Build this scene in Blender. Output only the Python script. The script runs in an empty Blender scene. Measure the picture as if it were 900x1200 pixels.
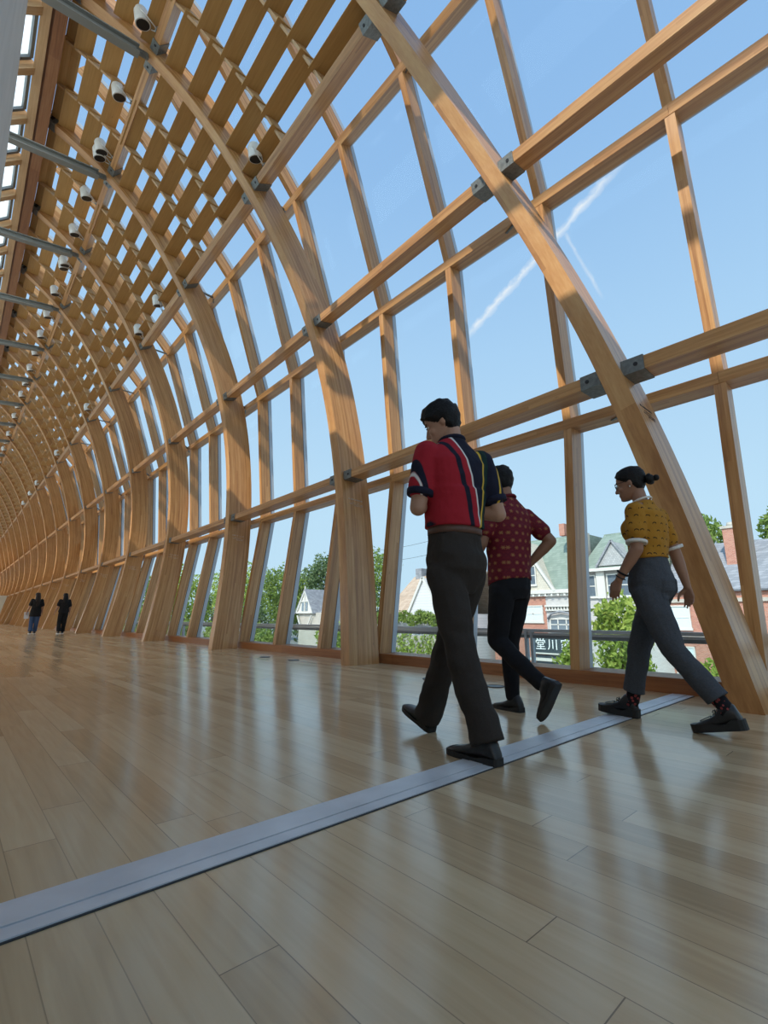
import bpy, bmesh, math, random
import numpy as np
from mathutils import Vector, Matrix, noise

sc = bpy.context.scene
C = sc.collection
R = math.radians
random.seed(7)

# ------------------------------------------------------------------ camera
CAM_H = 0.67
cd = bpy.data.cameras.new('camera'); cam = bpy.data.objects.new('camera', cd); C.objects.link(cam)
cd.sensor_fit = 'HORIZONTAL'; cd.sensor_width = 36.0; cd.lens = 36.0 * 555.0 / 900.0
cd.clip_start = 0.02; cd.clip_end = 2000
cam.location = (0, 0, CAM_H)
cam.rotation_euler = (R(90 + 12.5), 0, R(-42.3))
sc.camera = cam

# ------------------------------------------------------------------ view, sky, sun
sc.view_settings.view_transform = 'Standard'
try: sc.view_settings.look = 'None'
except Exception: pass
sc.view_settings.gamma = 1.0
sc.view_settings.use_curve_mapping = False
sc.view_settings.exposure = 0.0
sc.cycles.use_denoising = True
sc.cycles.transparent_max_bounces = 24
sc.cycles.max_bounces = 10
sc.cycles.diffuse_bounces = 5

SKY_GAIN = 1.0
SOUTH_GAIN = 4.0
w = bpy.data.worlds.new('sky'); sc.world = w; w.use_nodes = True
nt = w.node_tree; nt.nodes.clear()
def N(t, typ, **k):
    n = t.nodes.new(typ)
    for a, b in k.items(): setattr(n, a, b)
    return n
def ramp(t, stops, interp='LINEAR'):
    n = t.nodes.new('ShaderNodeValToRGB'); cr = n.color_ramp; cr.interpolation = interp
    while len(cr.elements) < len(stops): cr.elements.new(0.5)
    for e, (p, c) in zip(cr.elements, stops):
        e.position = p; e.color = (*c, 1) if len(c) == 3 else c
    return n
def M(t, op, a, b=None, c=None, clamp=False):
    n = t.nodes.new('ShaderNodeMath'); n.operation = op; n.use_clamp = clamp
    for i, v in enumerate((a, b, c)):
        if v is None: continue
        if isinstance(v, (int, float)): n.inputs[i].default_value = v
        else: t.links.new(v, n.inputs[i])
    return n.outputs[0]
def VM(t, op, a, b=None):
    n = t.nodes.new('ShaderNodeVectorMath'); n.operation = op
    for i, v in enumerate((a, b)):
        if v is None: continue
        if isinstance(v, (tuple, list)): n.inputs[i].default_value = v
        else: t.links.new(v, n.inputs[i])
    return n
def mixc(t, f, a, b, blend='MIX'):
    n = t.nodes.new('ShaderNodeMix'); n.data_type = 'RGBA'; n.blend_type = blend
    for i, v in ((0, f), (6, a), (7, b)):
        if isinstance(v, (int, float)): n.inputs[i].default_value = v
        elif isinstance(v, tuple): n.inputs[i].default_value = (*v, 1) if len(v) == 3 else v
        else: t.links.new(v, n.inputs[i])
    return n.outputs[2]
tc = N(nt, 'ShaderNodeTexCoord')
dirn = VM(nt, 'NORMALIZE', tc.outputs['Generated']).outputs[0]
sp = N(nt, 'ShaderNodeSeparateXYZ'); nt.links.new(dirn, sp.inputs[0])
rp = ramp(nt, [(0.0, (.30, .34, .36)), (0.49, (.45, .55, .62)), (0.505, (.56, .79, .95)), (0.60, (.53, .77, .965)), (0.75, (.41, .655, .93)), (0.87, (.30, .53, .86)), (1.0, (.24, .46, .82))])
nt.links.new(M(nt, 'MULTIPLY_ADD', sp.outputs[2], .5, .5), rp.inputs[0])
# brighter hazy sky towards the sun (south, behind the glazing)
sg = M(nt, 'MULTIPLY_ADD', sp.outputs[0], -1.6, -.25, clamp=True)
glow = mixc(nt, sg, (1, 1, 1), (SOUTH_GAIN, SOUTH_GAIN * .93, SOUTH_GAIN * .83))
col = mixc(nt, 1.0, rp.outputs[0], glow, 'MULTIPLY')
def trail(d0, d1, wid, strength, col):
    """a thin condensation trail between two sky directions"""
    a, b = Vector(d0).normalized(), Vector(d1).normalized()
    n = a.cross(b).normalized(); m = n.cross(a)
    ang = math.atan2(b.dot(m), b.dot(a))
    nz = N(nt, 'ShaderNodeTexNoise'); nz.inputs['Scale'].default_value = 60; nz.inputs['Detail'].default_value = 5
    nt.links.new(dirn, nz.inputs['Vector'])
    off = M(nt, 'MULTIPLY', M(nt, 'SUBTRACT', nz.outputs[0], .5), wid * 1.8)
    dd = M(nt, 'ABSOLUTE', M(nt, 'ADD', VM(nt, 'DOT_PRODUCT', dirn, tuple(n)).outputs['Value'], off))
    f = M(nt, 'SUBTRACT', 1.0, M(nt, 'DIVIDE', dd, wid), clamp=True)
    u = M(nt, 'DIVIDE', M(nt, 'ARCTAN2', VM(nt, 'DOT_PRODUCT', dirn, tuple(m)).outputs['Value'], VM(nt, 'DOT_PRODUCT', dirn, tuple(a)).outputs['Value']), ang)
    g = M(nt, 'MULTIPLY', M(nt, 'MULTIPLY', u, 9.0, clamp=True), M(nt, 'MULTIPLY', M(nt, 'SUBTRACT', 1.0, u), 5.0, clamp=True))
    f = M(nt, 'MULTIPLY', M(nt, 'MULTIPLY', f, g), M(nt, 'MULTIPLY', nz.outputs[0], strength), clamp=True)
    return mixc(nt, f, col, (.86, .92, .98))
TRAILS = []
for d0, d1, wd, st in TRAILS or (((0.67505, 0.51753, 0.52581), (0.68451, 0.17584, 0.70748), .009, 1.5), ((0.69503, 0.30428, 0.65141), (0.78648, 0.28382, 0.54855), .004, .8)):
    col = trail(d0, d1, wd, st, col)
bg = N(nt, 'ShaderNodeBackground'); bg.inputs[1].default_value = SKY_GAIN
nt.links.new(col, bg.inputs[0])
wo = N(nt, 'ShaderNodeOutputWorld'); nt.links.new(bg.outputs[0], wo.inputs[0])

SUN_DIR = Vector((.62, .20, -.60)).normalized()
sl = bpy.data.lights.new('sun', 'SUN'); sl.energy = 4.5; sl.angle = R(.6); sl.color = (1, .93, .82)
so = bpy.data.objects.new('sun', sl); C.objects.link(so)
so.rotation_euler = SUN_DIR.to_track_quat('-Z', 'Y').to_euler(); so.location = (-30, -10, 50)

# fill lights added along the inner wall to brighten the interior
def fill_light(y, ln, energy):
    l = bpy.data.lights.new('added_fill_light', 'AREA'); l.shape = 'RECTANGLE'; l.size = ln; l.size_y = 3.4; l.energy = energy; l.color = (1.0, .94, .85)
    o = bpy.data.objects.new('added_fill_light', l); C.objects.link(o); o.location = (-.22, y, 2.6)
    o.rotation_euler = Vector((1, 0, .35)).to_track_quat('-Z', 'Y').to_euler(); o.rotation_euler = (R(90 + 10), 0, R(-90))
for y_, e_ in ((-5.5, 115), (11.5, 115), (21, 185), (31, 230), (41, 240), (51, 240), (61, 240), (71, 240), (81, 240)): fill_light(y_, 9.0, e_)

# ------------------------------------------------------------------ materials
def mat(name, base=(.5, .5, .5), rough=.5, metal=0.0, spec=.5, **kw):
    m = bpy.data.materials.new(name); m.use_nodes = True
    b = m.node_tree.nodes['Principled BSDF']
    b.inputs['Base Color'].default_value = (*base, 1); b.inputs['Roughness'].default_value = rough
    b.inputs['Metallic'].default_value = metal; b.inputs['Specular IOR Level'].default_value = spec
    for k, v in kw.items(): b.inputs[k].default_value = v
    return m
def bsdf(m): return m.node_tree.nodes['Principled BSDF']
def noisy(name, c1, c2, scale=8, rough=.6, detail=4, metal=0, bump=0, coord='Object', spec=.4):
    m = mat(name, c1, rough, metal, spec); t = m.node_tree
    tc = N(t, 'ShaderNodeTexCoord'); nz = N(t, 'ShaderNodeTexNoise')
    nz.inputs['Scale'].default_value = scale; nz.inputs['Detail'].default_value = detail
    t.links.new(tc.outputs[coord], nz.inputs['Vector'])
    r = ramp(t, [(.3, c1), (.7, c2)]); t.links.new(nz.outputs[0], r.inputs[0]); t.links.new(r.outputs[0], bsdf(m).inputs['Base Color'])
    if bump:
        bp = N(t, 'ShaderNodeBump'); bp.inputs['Strength'].default_value = bump; bp.inputs['Distance'].default_value = .02
        t.links.new(nz.outputs[0], bp.inputs['Height']); t.links.new(bp.outputs[0], bsdf(m).inputs['Normal'])
    return m
def wood(name, dark, mid, light, lam=.038, rough=.42, lamvar=.22, coat=0.0):
    """timber with grain along u of the UV map (metres) and laminations across v"""
    m = mat(name, mid, rough); t = m.node_tree; b = bsdf(m)
    uv = N(t, 'ShaderNodeUVMap'); oi = N(t, 'ShaderNodeObjectInfo')
    off = N(t, 'ShaderNodeCombineXYZ'); t.links.new(M(t, 'MULTIPLY', oi.outputs['Random'], 37.0), off.inputs[0]); t.links.new(M(t, 'MULTIPLY', oi.outputs['Random'], 11.0), off.inputs[2])
    base = VM(t, 'ADD', uv.outputs[0], off.outputs[0]).outputs[0]
    s1 = VM(t, 'MULTIPLY', base, (.9, 22, 1)).outputs[0]
    n1 = N(t, 'ShaderNodeTexNoise'); n1.inputs['Scale'].default_value = 1.6; n1.inputs['Detail'].default_value = 6; n1.inputs['Roughness'].default_value = .62
    t.links.new(s1, n1.inputs['Vector'])
    s2 = VM(t, 'MULTIPLY', base, (3.0, 150, 1)).outputs[0]
    n2 = N(t, 'ShaderNodeTexNoise'); n2.inputs['Scale'].default_value = 2.0; n2.inputs['Detail'].default_value = 3
    t.links.new(s2, n2.inputs['Vector'])
    sx = N(t, 'ShaderNodeSeparateXYZ'); t.links.new(uv.outputs[0], sx.inputs[0])
    lamid = M(t, 'FLOOR', M(t, 'DIVIDE', sx.outputs[1], lam))
    seg = M(t, 'FLOOR', M(t, 'ADD', M(t, 'DIVIDE', sx.outputs[0], 3.1), M(t, 'MULTIPLY', lamid, .37)))
    cv = N(t, 'ShaderNodeCombineXYZ'); t.links.new(lamid, cv.inputs[0]); t.links.new(seg, cv.inputs[1]); t.links.new(oi.outputs['Random'], cv.inputs[2])
    wn = N(t, 'ShaderNodeTexWhiteNoise'); wn.noise_dimensions = '3D'; t.links.new(cv.outputs[0], wn.inputs['Vector'])
    f = M(t, 'ADD', M(t, 'MULTIPLY', n1.outputs[0], .75), M(t, 'MULTIPLY', n2.outputs[0], .25))
    f = M(t, 'ADD', f, M(t, 'MULTIPLY', M(t, 'SUBTRACT', wn.outputs['Value'], .5), lamvar))
    r = ramp(t, [(.28, dark), (.5, mid), (.74, light)]); t.links.new(f, r.inputs[0])
    # knots
    vk = N(t, 'ShaderNodeTexVoronoi'); vk.inputs['Scale'].default_value = 1.0; t.links.new(VM(t, 'MULTIPLY', base, (2.2, 7, 1)).outputs[0], vk.inputs['Vector'])
    kf = M(t, 'MULTIPLY', M(t, 'SUBTRACT', .075, vk.outputs['Distance']), 14.0, clamp=True)
    colr = mixc(t, M(t, 'MULTIPLY', kf, .65), r.outputs[0], tuple(x * .45 for x in dark))
    t.links.new(colr, b.inputs['Base Color'])
    t.links.new(M(t, 'MULTIPLY_ADD', n1.outputs[0], .2, rough - .1), b.inputs['Roughness'])
    bp = N(t, 'ShaderNodeBump'); bp.inputs['Strength'].default_value = .12; bp.inputs['Distance'].default_value = .003
    t.links.new(n2.outputs[0], bp.inputs['Height']); t.links.new(bp.outputs[0], b.inputs['Normal'])
    if coat: b.inputs['Coat Weight'].default_value = coat; b.inputs['Coat Roughness'].default_value = .25
    return m
MT = {}
MT['fir'] = wood('laminated_fir', (.33, .145, .047), (.50, .25, .088), (.62, .36, .15), coat=.15)
MT['louver'] = wood('louver_board_timber', (.38, .205, .062), (.47, .265, .085), (.54, .32, .115), lam=1.0, rough=.5, lamvar=.1)
MT['palewood'] = wood('pale_timber', (.44, .27, .13), (.55, .35, .18), (.64, .44, .25), lam=1.0, lamvar=.15)
MT['sill'] = wood('oiled_sill_timber', (.22, .075, .025), (.33, .125, .042), (.42, .18, .065), lam=1.0, rough=.4)
MT['beam'] = wood('edge_beam_timber', (.20, .075, .03), (.30, .13, .055), (.40, .2, .09), lam=.3)
MT['steel'] = noisy('galvanised_steel', (.15, .16, .155), (.24, .25, .24), 30, .5, metal=.5)
MT['steelgrey'] = mat('grey_painted_steel', (.27, .285, .27), .45)
MT['alu'] = mat('grey_aluminium', (.50, .53, .57), .45, metal=.2)
MT['frame'] = mat('slate_grey_frame', (.10, .12, .14), .5)
MT['gasket'] = mat('black_gasket', (.02, .022, .025), .6)
MT['bolt'] = mat('dark_bolt', (.03, .03, .032), .5, metal=.4)
MT['whitelamp'] = mat('white_enamel', (.75, .75, .72), .35)
MT['black'] = mat('black_plastic', (.012, .012, .013), .4)
MT['plaster'] = noisy('pale_grey_wall', (.54, .505, .46), (.62, .58, .53), 3, .6)
MT['beige'] = noisy('beige_panel', (.52, .46, .35), (.58, .52, .41), 2, .6)
MT['letter_light'] = mat('pale_lettering', (.62, .58, .55), .6)
MT['letter_dark'] = mat('dark_lettering', (.06, .06, .075), .6)

def glass_mat(name, tint, refl=1.0, rough=0.0):
    m = bpy.data.materials.new(name); m.use_nodes = True; t = m.node_tree; t.nodes.clear()
    o = N(t, 'ShaderNodeOutputMaterial'); mx = N(t, 'ShaderNodeMixShader'); tr = N(t, 'ShaderNodeBsdfTransparent'); gl = N(t, 'ShaderNodeBsdfGlossy')
    tr.inputs[0].default_value = (*tint, 1); gl.inputs['Roughness'].default_value = rough
    fr = N(t, 'ShaderNodeFresnel'); g = N(t, 'ShaderNodeNewGeometry'); t.links.new(M(t, 'MULTIPLY_ADD', g.outputs['Backfacing'], 1 / 1.45 - 1.45, 1.45), fr.inputs[0])
    t.links.new(M(t, 'MULTIPLY', fr.outputs[0], refl), mx.inputs[0]); t.links.new(tr.outputs[0], mx.inputs[1]); t.links.new(gl.outputs[0], mx.inputs[2]); t.links.new(mx.outputs[0], o.inputs[0])
    return m
MT['glass'] = glass_mat('clear_glass', (.985, .992, .99), .10)
MT['railglass'] = glass_mat('parapet_glass', (.90, .95, .94), .8)
def frosted():
    m = bpy.data.materials.new('frosted_glass'); m.use_nodes = True; t = m.node_tree; t.nodes.clear()
    o = N(t, 'ShaderNodeOutputMaterial'); mx = N(t, 'ShaderNodeMixShader'); tr = N(t, 'ShaderNodeBsdfTransparent'); tl = N(t, 'ShaderNodeBsdfTranslucent')
    tl.inputs[0].default_value = (.95, .98, .96, 1); mx.inputs[0].default_value = .3
    t.links.new(tr.outputs[0], mx.inputs[1]); t.links.new(tl.outputs[0], mx.inputs[2]); t.links.new(mx.outputs[0], o.inputs[0])
    return m
MT['frost'] = frosted()

def floor_mat():
    m = mat('oak_strip_floor', (.4, .3, .2), .3); t = m.node_tree; b = bsdf(m)
    g = N(t, 'ShaderNodeNewGeometry'); sx = N(t, 'ShaderNodeSeparateXYZ'); t.links.new(g.outputs['Position'], sx.inputs[0])
    x = M(t, 'DIVIDE', M(t, 'SUBTRACT', sx.outputs[0], .231), .13); pid = M(t, 'FLOOR', x); fx = M(t, 'FRACT', x)
    w1 = N(t, 'ShaderNodeTexWhiteNoise'); w1.noise_dimensions = '1D'; t.links.new(pid, w1.inputs['W'])
    y = M(t, 'ADD', M(t, 'DIVIDE', sx.outputs[1], 1.75), M(t, 'MULTIPLY', w1.outputs['Value'], 5.0)); yid = M(t, 'FLOOR', y); fy = M(t, 'FRACT', y)
    cv = N(t, 'ShaderNodeCombineXYZ'); t.links.new(pid, cv.inputs[0]); t.links.new(yid, cv.inputs[1])
    w2 = N(t, 'ShaderNodeTexWhiteNoise'); w2.noise_dimensions = '2D'; t.links.new(cv.outputs[0], w2.inputs['Vector'])
    gv = N(t, 'ShaderNodeCombineXYZ'); t.links.new(M(t, 'MULTIPLY', sx.outputs[0], 26.0), gv.inputs[0]); t.links.new(M(t, 'MULTIPLY', sx.outputs[1], 1.6), gv.inputs[1]); t.links.new(M(t, 'MULTIPLY', w2.outputs['Value'], 40.0), gv.inputs[2])
    n1 = N(t, 'ShaderNodeTexNoise'); n1.inputs['Scale'].default_value = 1.3; n1.inputs['Detail'].default_value = 6; n1.inputs['Distortion'].default_value = .6; t.links.new(gv.outputs[0], n1.inputs['Vector'])
    f = M(t, 'ADD', M(t, 'MULTIPLY', n1.outputs[0], .6), M(t, 'MULTIPLY', w2.outputs['Value'], .4))
    r = ramp(t, [(.22, (.46, .32, .18)), (.5, (.60, .43, .25)), (.8, (.71, .54, .33))]); t.links.new(f, r.inputs[0])
    jx = M(t, 'LESS_THAN', M(t, 'MINIMUM', fx, M(t, 'SUBTRACT', 1.0, fx)), .010); jy = M(t, 'LESS_THAN', fy, .0016)
    j = M(t, 'MAXIMUM', M(t, 'MULTIPLY', jx, M(t, 'MULTIPLY_ADD', w1.outputs['Value'], .5, .25)), M(t, 'MULTIPLY', jy, .8))
    # scuffs
    n3 = N(t, 'ShaderNodeTexNoise'); n3.inputs['Scale'].default_value = 9; n3.inputs['Detail'].default_value = 4; t.links.new(g.outputs['Position'], n3.inputs['Vector'])
    sc_ = M(t, 'MULTIPLY', M(t, 'SUBTRACT', n3.outputs[0], .72), 6.0, clamp=True)
    c = mixc(t, j, r.outputs[0], (.12, .08, .045)); c = mixc(t, M(t, 'MULTIPLY', sc_, .5), c, (.16, .12, .08))
    t.links.new(c, b.inputs['Base Color'])
    n4 = N(t, 'ShaderNodeTexNoise'); n4.inputs['Scale'].default_value = 1.2; n4.inputs['Detail'].default_value = 3; t.links.new(g.outputs['Position'], n4.inputs['Vector'])
    t.links.new(M(t, 'ADD', M(t, 'MULTIPLY_ADD', n4.outputs[0],    .09, .115), M(t, 'MULTIPLY', w2.outputs['Value'], .04)), b.inputs['Roughness'])
    bp = N(t, 'ShaderNodeBump'); bp.inputs['Strength'].default_value = .25; bp.inputs['Distance'].default_value = .002
    t.links.new(M(t, 'SUBTRACT', M(t, 'MULTIPLY', n1.outputs[0], .15), j), bp.inputs['Height']); t.links.new(bp.outputs[0], b.inputs['Normal'])
    b.inputs['Specular IOR Level'].default_value = .8
    return m
MT['floor'] = floor_mat()

# ------------------------------------------------------------------ helpers
class MB:
    def __init__(s): s.v = []; s.f = []; s.uv = []; s.sm = []
    def face(s, pts, uvs=None, smooth=False):
        i = len(s.v); s.v += [tuple(p) for p in pts]; s.f.append(tuple(range(i, i + len(pts))))
        s.uv.append(uvs or [(0, 0)] * len(pts)); s.sm.append(smooth)
    def sections(s, secs, closed_ends=True, vs=None, smooth=False):
        """skin a list of equal-length closed cross sections; u runs along the length in metres"""
        n = len(secs[0]); i0 = len(s.v); L = [0.0]
        for a, b in zip(secs, secs[1:]): L.append(L[-1] + (sum(((Vector(q) - Vector(p)).length for p, q in zip(a, b))) / n))
        if vs is None:
            vs = []; acc = 0
            for k in range(n):
                d = (Vector(secs[0][(k + 1) % n]) - Vector(secs[0][k])).length; vs.append((acc, acc + d)); acc += d
        for sec in secs: s.v += [tuple(p) for p in sec]
        for j in range(len(secs) - 1):
            for k in range(n):
                k2 = (k + 1) % n
                s.f.append((i0 + j * n + k, i0 + j * n + k2, i0 + (j + 1) * n + k2, i0 + (j + 1) * n + k))
                s.uv.append([(L[j], vs[k][0]), (L[j], vs[k][1]), (L[j + 1], vs[k][1]), (L[j + 1], vs[k][0])]); s.sm.append(smooth)
        if closed_ends:
            for j, rev in ((0, True), (len(secs) - 1, False)):
                idx = [i0 + j * n + k for k in range(n)]
                if rev: idx = idx[::-1]
                s.f.append(tuple(idx)); s.uv.append([(L[j], .01 * q) for q in range(n)]); s.sm.append(False)
    def beam(s, p0, p1, up, w, d, off=(0, 0)):
        """straight bar from p0 to p1; d along 'up', w across; off shifts (across, up)"""
        p0, p1 = Vector(p0), Vector(p1); t = (p1 - p0).normalized(); up = Vector(up); up = (up - t * up.dot(t)).normalized(); r = t.cross(up)
        q = [(-w / 2 + off[0], -d / 2 + off[1]), (w / 2 + off[0], -d / 2 + off[1]), (w / 2 + off[0], d / 2 + off[1]), (-w / 2 + off[0], d / 2 + off[1])]
        s.sections([[p + r * a + up * b for a, b in q] for p in (p0, p1)])
    def box(s, lo, hi):
        x0, y0, z0 = lo; x1, y1, z1 = hi
        s.sections([[(x0, y, z0), (x1, y, z0), (x1, y, z1), (x0, y, z1)] for y in (y1, y0)])
    def tube(s, pts, rad, seg=8, smooth=True, caps=True):
        pts = [Vector(p) for p in pts]; rads = rad if isinstance(rad, (list, tuple)) else [rad] * len(pts); secs = []
        up = Vector((0, 0, 1)); prev = None
        for i, p in enumerate(pts):
            t = ((pts[min(i + 1, len(pts) - 1)] - pts[max(i - 1, 0)])).normalized()
            if prev is None:
                a = up if abs(t.z) < .9 else Vector((1, 0, 0)); r = t.cross(a).normalized()
            else: r = (prev - t * prev.dot(t)).normalized()
            prev = r; b = t.cross(r)
            secs.append([p + (r * math.cos(2 * math.pi * k / seg) + b * math.sin(2 * math.pi * k / seg)) * rads[i] for k in range(seg)])
        s.sections(secs, caps, smooth=smooth)
    def disc(s, c, n, r, h, seg=14):
        c = Vector(c); n = Vector(n).normalized(); s.tube([c, c + n * h], r, seg, smooth=False)
    def build(s, name, m, parent=None, loc=(0, 0, 0), weld=False):
        me = bpy.data.meshes.new(name); lo = Vector(loc)
        me.from_pydata([(p[0] - lo.x, p[1] - lo.y, p[2] - lo.z) for p in s.v] if lo.length else s.v, [], s.f)
        ul = me.uv_layers.new(name='UVMap'); ul.data.foreach_set('uv', [c for fu in s.uv for q in fu for c in q])
        me.polygons.foreach_set('use_smooth', s.sm)
        ms = m if isinstance(m, (list, tuple)) else [m]
        for q in ms: me.materials.append(q)
        bm = bmesh.new(); bm.from_mesh(me)
        if weld: bmesh.ops.remove_doubles(bm, verts=bm.verts, dist=1e-5)
        bmesh.ops.recalc_face_normals(bm, faces=bm.faces); bm.to_mesh(me); bm.free()
        o = bpy.data.objects.new(name, me); C.objects.link(o); o.location = loc
        if parent is not None: setparent(o, parent)
        return o
def setparent(o, p):
    o.parent = p
    o.matrix_parent_inverse = Matrix.Translation(-Vector(p.location)) if p.rotation_euler[:] == (0, 0, 0) else p.matrix_basis.inverted()
def tag(o, label=None, cat=None, group=None, kind=None):
    if label: o['label'] = label
    if cat: o['category'] = cat
    if group: o['group'] = group
    if kind: o['kind'] = kind
    return o
def empty(name, loc=(0, 0, 0)):
    o = bpy.data.objects.new(name, None); C.objects.link(o); o.location = loc; o.empty_display_size = .1
    return o
ORD = ['zeroth', 'first', 'second', 'third', 'fourth', 'fifth', 'sixth', 'seventh', 'eighth', 'ninth', 'tenth', 'eleventh', 'twelfth', 'thirteenth', 'fourteenth', 'fifteenth', 'sixteenth', 'seventeenth', 'eighteenth', 'nineteenth', 'twentieth', 'twenty-first', 'twenty-second', 'twenty-third', 'twenty-fourth', 'twenty-fifth', 'twenty-sixth', 'twenty-seventh', 'twenty-eighth', 'twenty-ninth', 'thirtieth', 'thirty-first', 'thirty-second', 'thirty-third', 'thirty-fourth', 'thirty-fifth', 'thirty-sixth', 'thirty-seventh', 'thirty-eighth', 'thirty-ninth', 'fortieth', 'forty-first', 'forty-second', 'forty-third', 'forty-fourth']

# ------------------------------------------------------------------ the gallery's surface (rib profiles, metres)
HB = .095            # half width of a rib
# inner edge of the ribs at foot, four purlin levels and top: (x near, x far, z, y of first rib, y step); the ribs fan
LV = [(4.34, 4.22, 0.0, .82, 4.63), (4.34, 4.92, 2.95, 1.51, 4.50), (4.12, 4.45, 5.95, 2.54, 4.07), (3.06, 3.24, 8.60, 3.50, 3.68), (1.24, 1.43, 10.6, 4.42, 3.24), (-.06, .22, 11.36, 5.08, 3.0)]
NR = 22
def drift(y): return 1 - math.exp(-max(y, 0) / 13.0)
def knots(n): return np.array([(a + (b - a) * drift(4.65 * (n - 1)), y0 + dy * (n - 1) + HB, z) for a, b, z, y0, dy in LV])
KC = {n: knots(n) for n in range(0, NR + 1)}
# inner face of the glazing posts (x, z): kerb, rails 1-3, roof
GV = [(4.93, .135), (5.25, 2.95), (4.98, 6.0), (3.97, 8.9), (1.75, 11.3), (.30, 12.15)]
class Curve:
    def __init__(s, K):
        d = np.linalg.norm(np.diff(K, axis=0), axis=1); t = np.concatenate([[0], np.cumsum(d)]); n = len(K); h = np.diff(t)
        A = np.zeros((n, n)); B = np.zeros((n, 3)); A[0, 0] = A[-1, -1] = 1
        for i in range(1, n - 1):
            A[i, i - 1] = h[i - 1]; A[i, i] = 2 * (h[i - 1] + h[i]); A[i, i + 1] = h[i]
            B[i] = 6 * ((K[i + 1] - K[i]) / h[i] - (K[i] - K[i - 1]) / h[i - 1])
        s.m = np.linalg.solve(A, B); s.K = K; s.h = h; s.t = t
    def p(s, q):
        i = max(0, min(int(math.floor(q)), len(s.K) - 2)); h = s.h[i]; f = (q - i) * h; g = h - f; m = s.m
        return Vector(m[i] * g ** 3 / (6 * h) + m[i + 1] * f ** 3 / (6 * h) + (s.K[i] / h - m[i] * h / 6) * g + (s.K[i + 1] / h - m[i + 1] * h / 6) * f)
    def tan(s, q): return (s.p(min(q + .01, 5)) - s.p(max(q - .01, 0))).normalized()
    def frame(s, q, b0):
        t = s.tan(q); b = (b0 - t * b0.dot(t)).normalized(); return t, b, b.cross(t).normalized()
    def length(s, a, b): return sum((s.p(a + (b - a) * (i + 1) / 12) - s.p(a + (b - a) * i / 12)).length for i in range(12))
_cc = {}
def curve(n):
    k = round(n, 4)
    if k not in _cc: _cc[k] = Curve(knots(n))
    return _cc[k]
def planeb(n): return Vector((0, 1, 0))
def S(n, s, off=0.0):
    c = curve(n); t, b, o = c.frame(s, planeb(n)); return c.p(s) + o * off
def OUT(n, s): return curve(n).frame(s, planeb(n))[2]
def gdx(y): return .22 * drift(y - 6)
class Facets(Curve):
    """straight glazing facets between the rails"""
    def __init__(s, K): s.K = K
    def p(s, q):
        i = max(0, min(int(math.floor(q)), len(s.K) - 2)); f = q - i
        return Vector(s.K[i] * (1 - f) + s.K[i + 1] * f)
    def tan(s, q):
        a, b = max(q - .01, 0), min(q + .01, len(s.K) - 1); m = s.p(q)
        u, v = (m - s.p(a)), (s.p(b) - m)
        return ((u.normalized() if u.length > 1e-6 else u) + (v.normalized() if v.length > 1e-6 else v)).normalized()
_gc = {}
def gcurve(y):
    k = round(y, 3)
    if k not in _gc: _gc[k] = Facets(np.array([(x + gdx(y) * (0 if i == 0 else 1), y, z) for i, (x, z) in enumerate(GV)]))
    return _gc[k]
def G(y, s, off=0.0):
    c = gcurve(y); t, b, o = c.frame(s, Vector((0, 1, 0))); return c.p(s) + o * off
def GO(y, s): return gcurve(y).frame(s, Vector((0, 1, 0)))[2]
def sweep(n, s0, s1, steps, width, depth, off=0.0, flatinner=False):
    """bar following the profile at n; depth may be a function of s"""
    secs = []; c = n if isinstance(n, Curve) else curve(n); b0 = Vector((0, 1, 0))
    ss = [s0, 1, 2, 3, 4, s1] if isinstance(c, Facets) else [s0 + (s1 - s0) * i / steps for i in range(steps + 1)]
    for i, s in enumerate(ss):
        t, b, o = c.frame(s, b0); p = c.p(s) + o * off; d = depth(s) if callable(depth) else depth
        if i == 0 and s0 == 0:    # square foot on the floor
            o = Vector((1, 0, 0)); b = Vector((0, 1, 0))
        secs.append([p - b * width / 2, p + b * width / 2, p + b * width / 2 + o * d, p - b * width / 2 + o * d])
    return secs
# ------------------------------------------------------------------ floor, walls
X_GL = .72           # glazing frame behind the rib's inner edge
mb2 = MB(); mb2.box((-1.4, -8, -.3), (5.55, 108, 0)); tag(mb2.build('floor', MT['floor']), kind='structure')
mb = MB(); mb.box((-.55, -8, 0), (-.25, 108, 6.3)); tag(mb.build('wall_left', MT['plaster']), kind='structure')
mb = MB(); mb.box((-1.4, 108, 0), (5.55, 108.3, 15)); tag(mb.build('wall_far', MT['louver']), kind='structure')
# timber kerb under the glazing, one length per bay
XB = 4.93
mb = MB(); mb.sections([[(XB, y, 0), (XB + .42, y, 0), (XB + .42, y, .135), (XB, y, .135)] for y in np.linspace(-6, 104, 80)])
tag(mb.build('baseboard_right', MT['sill']), kind='structure')

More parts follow.
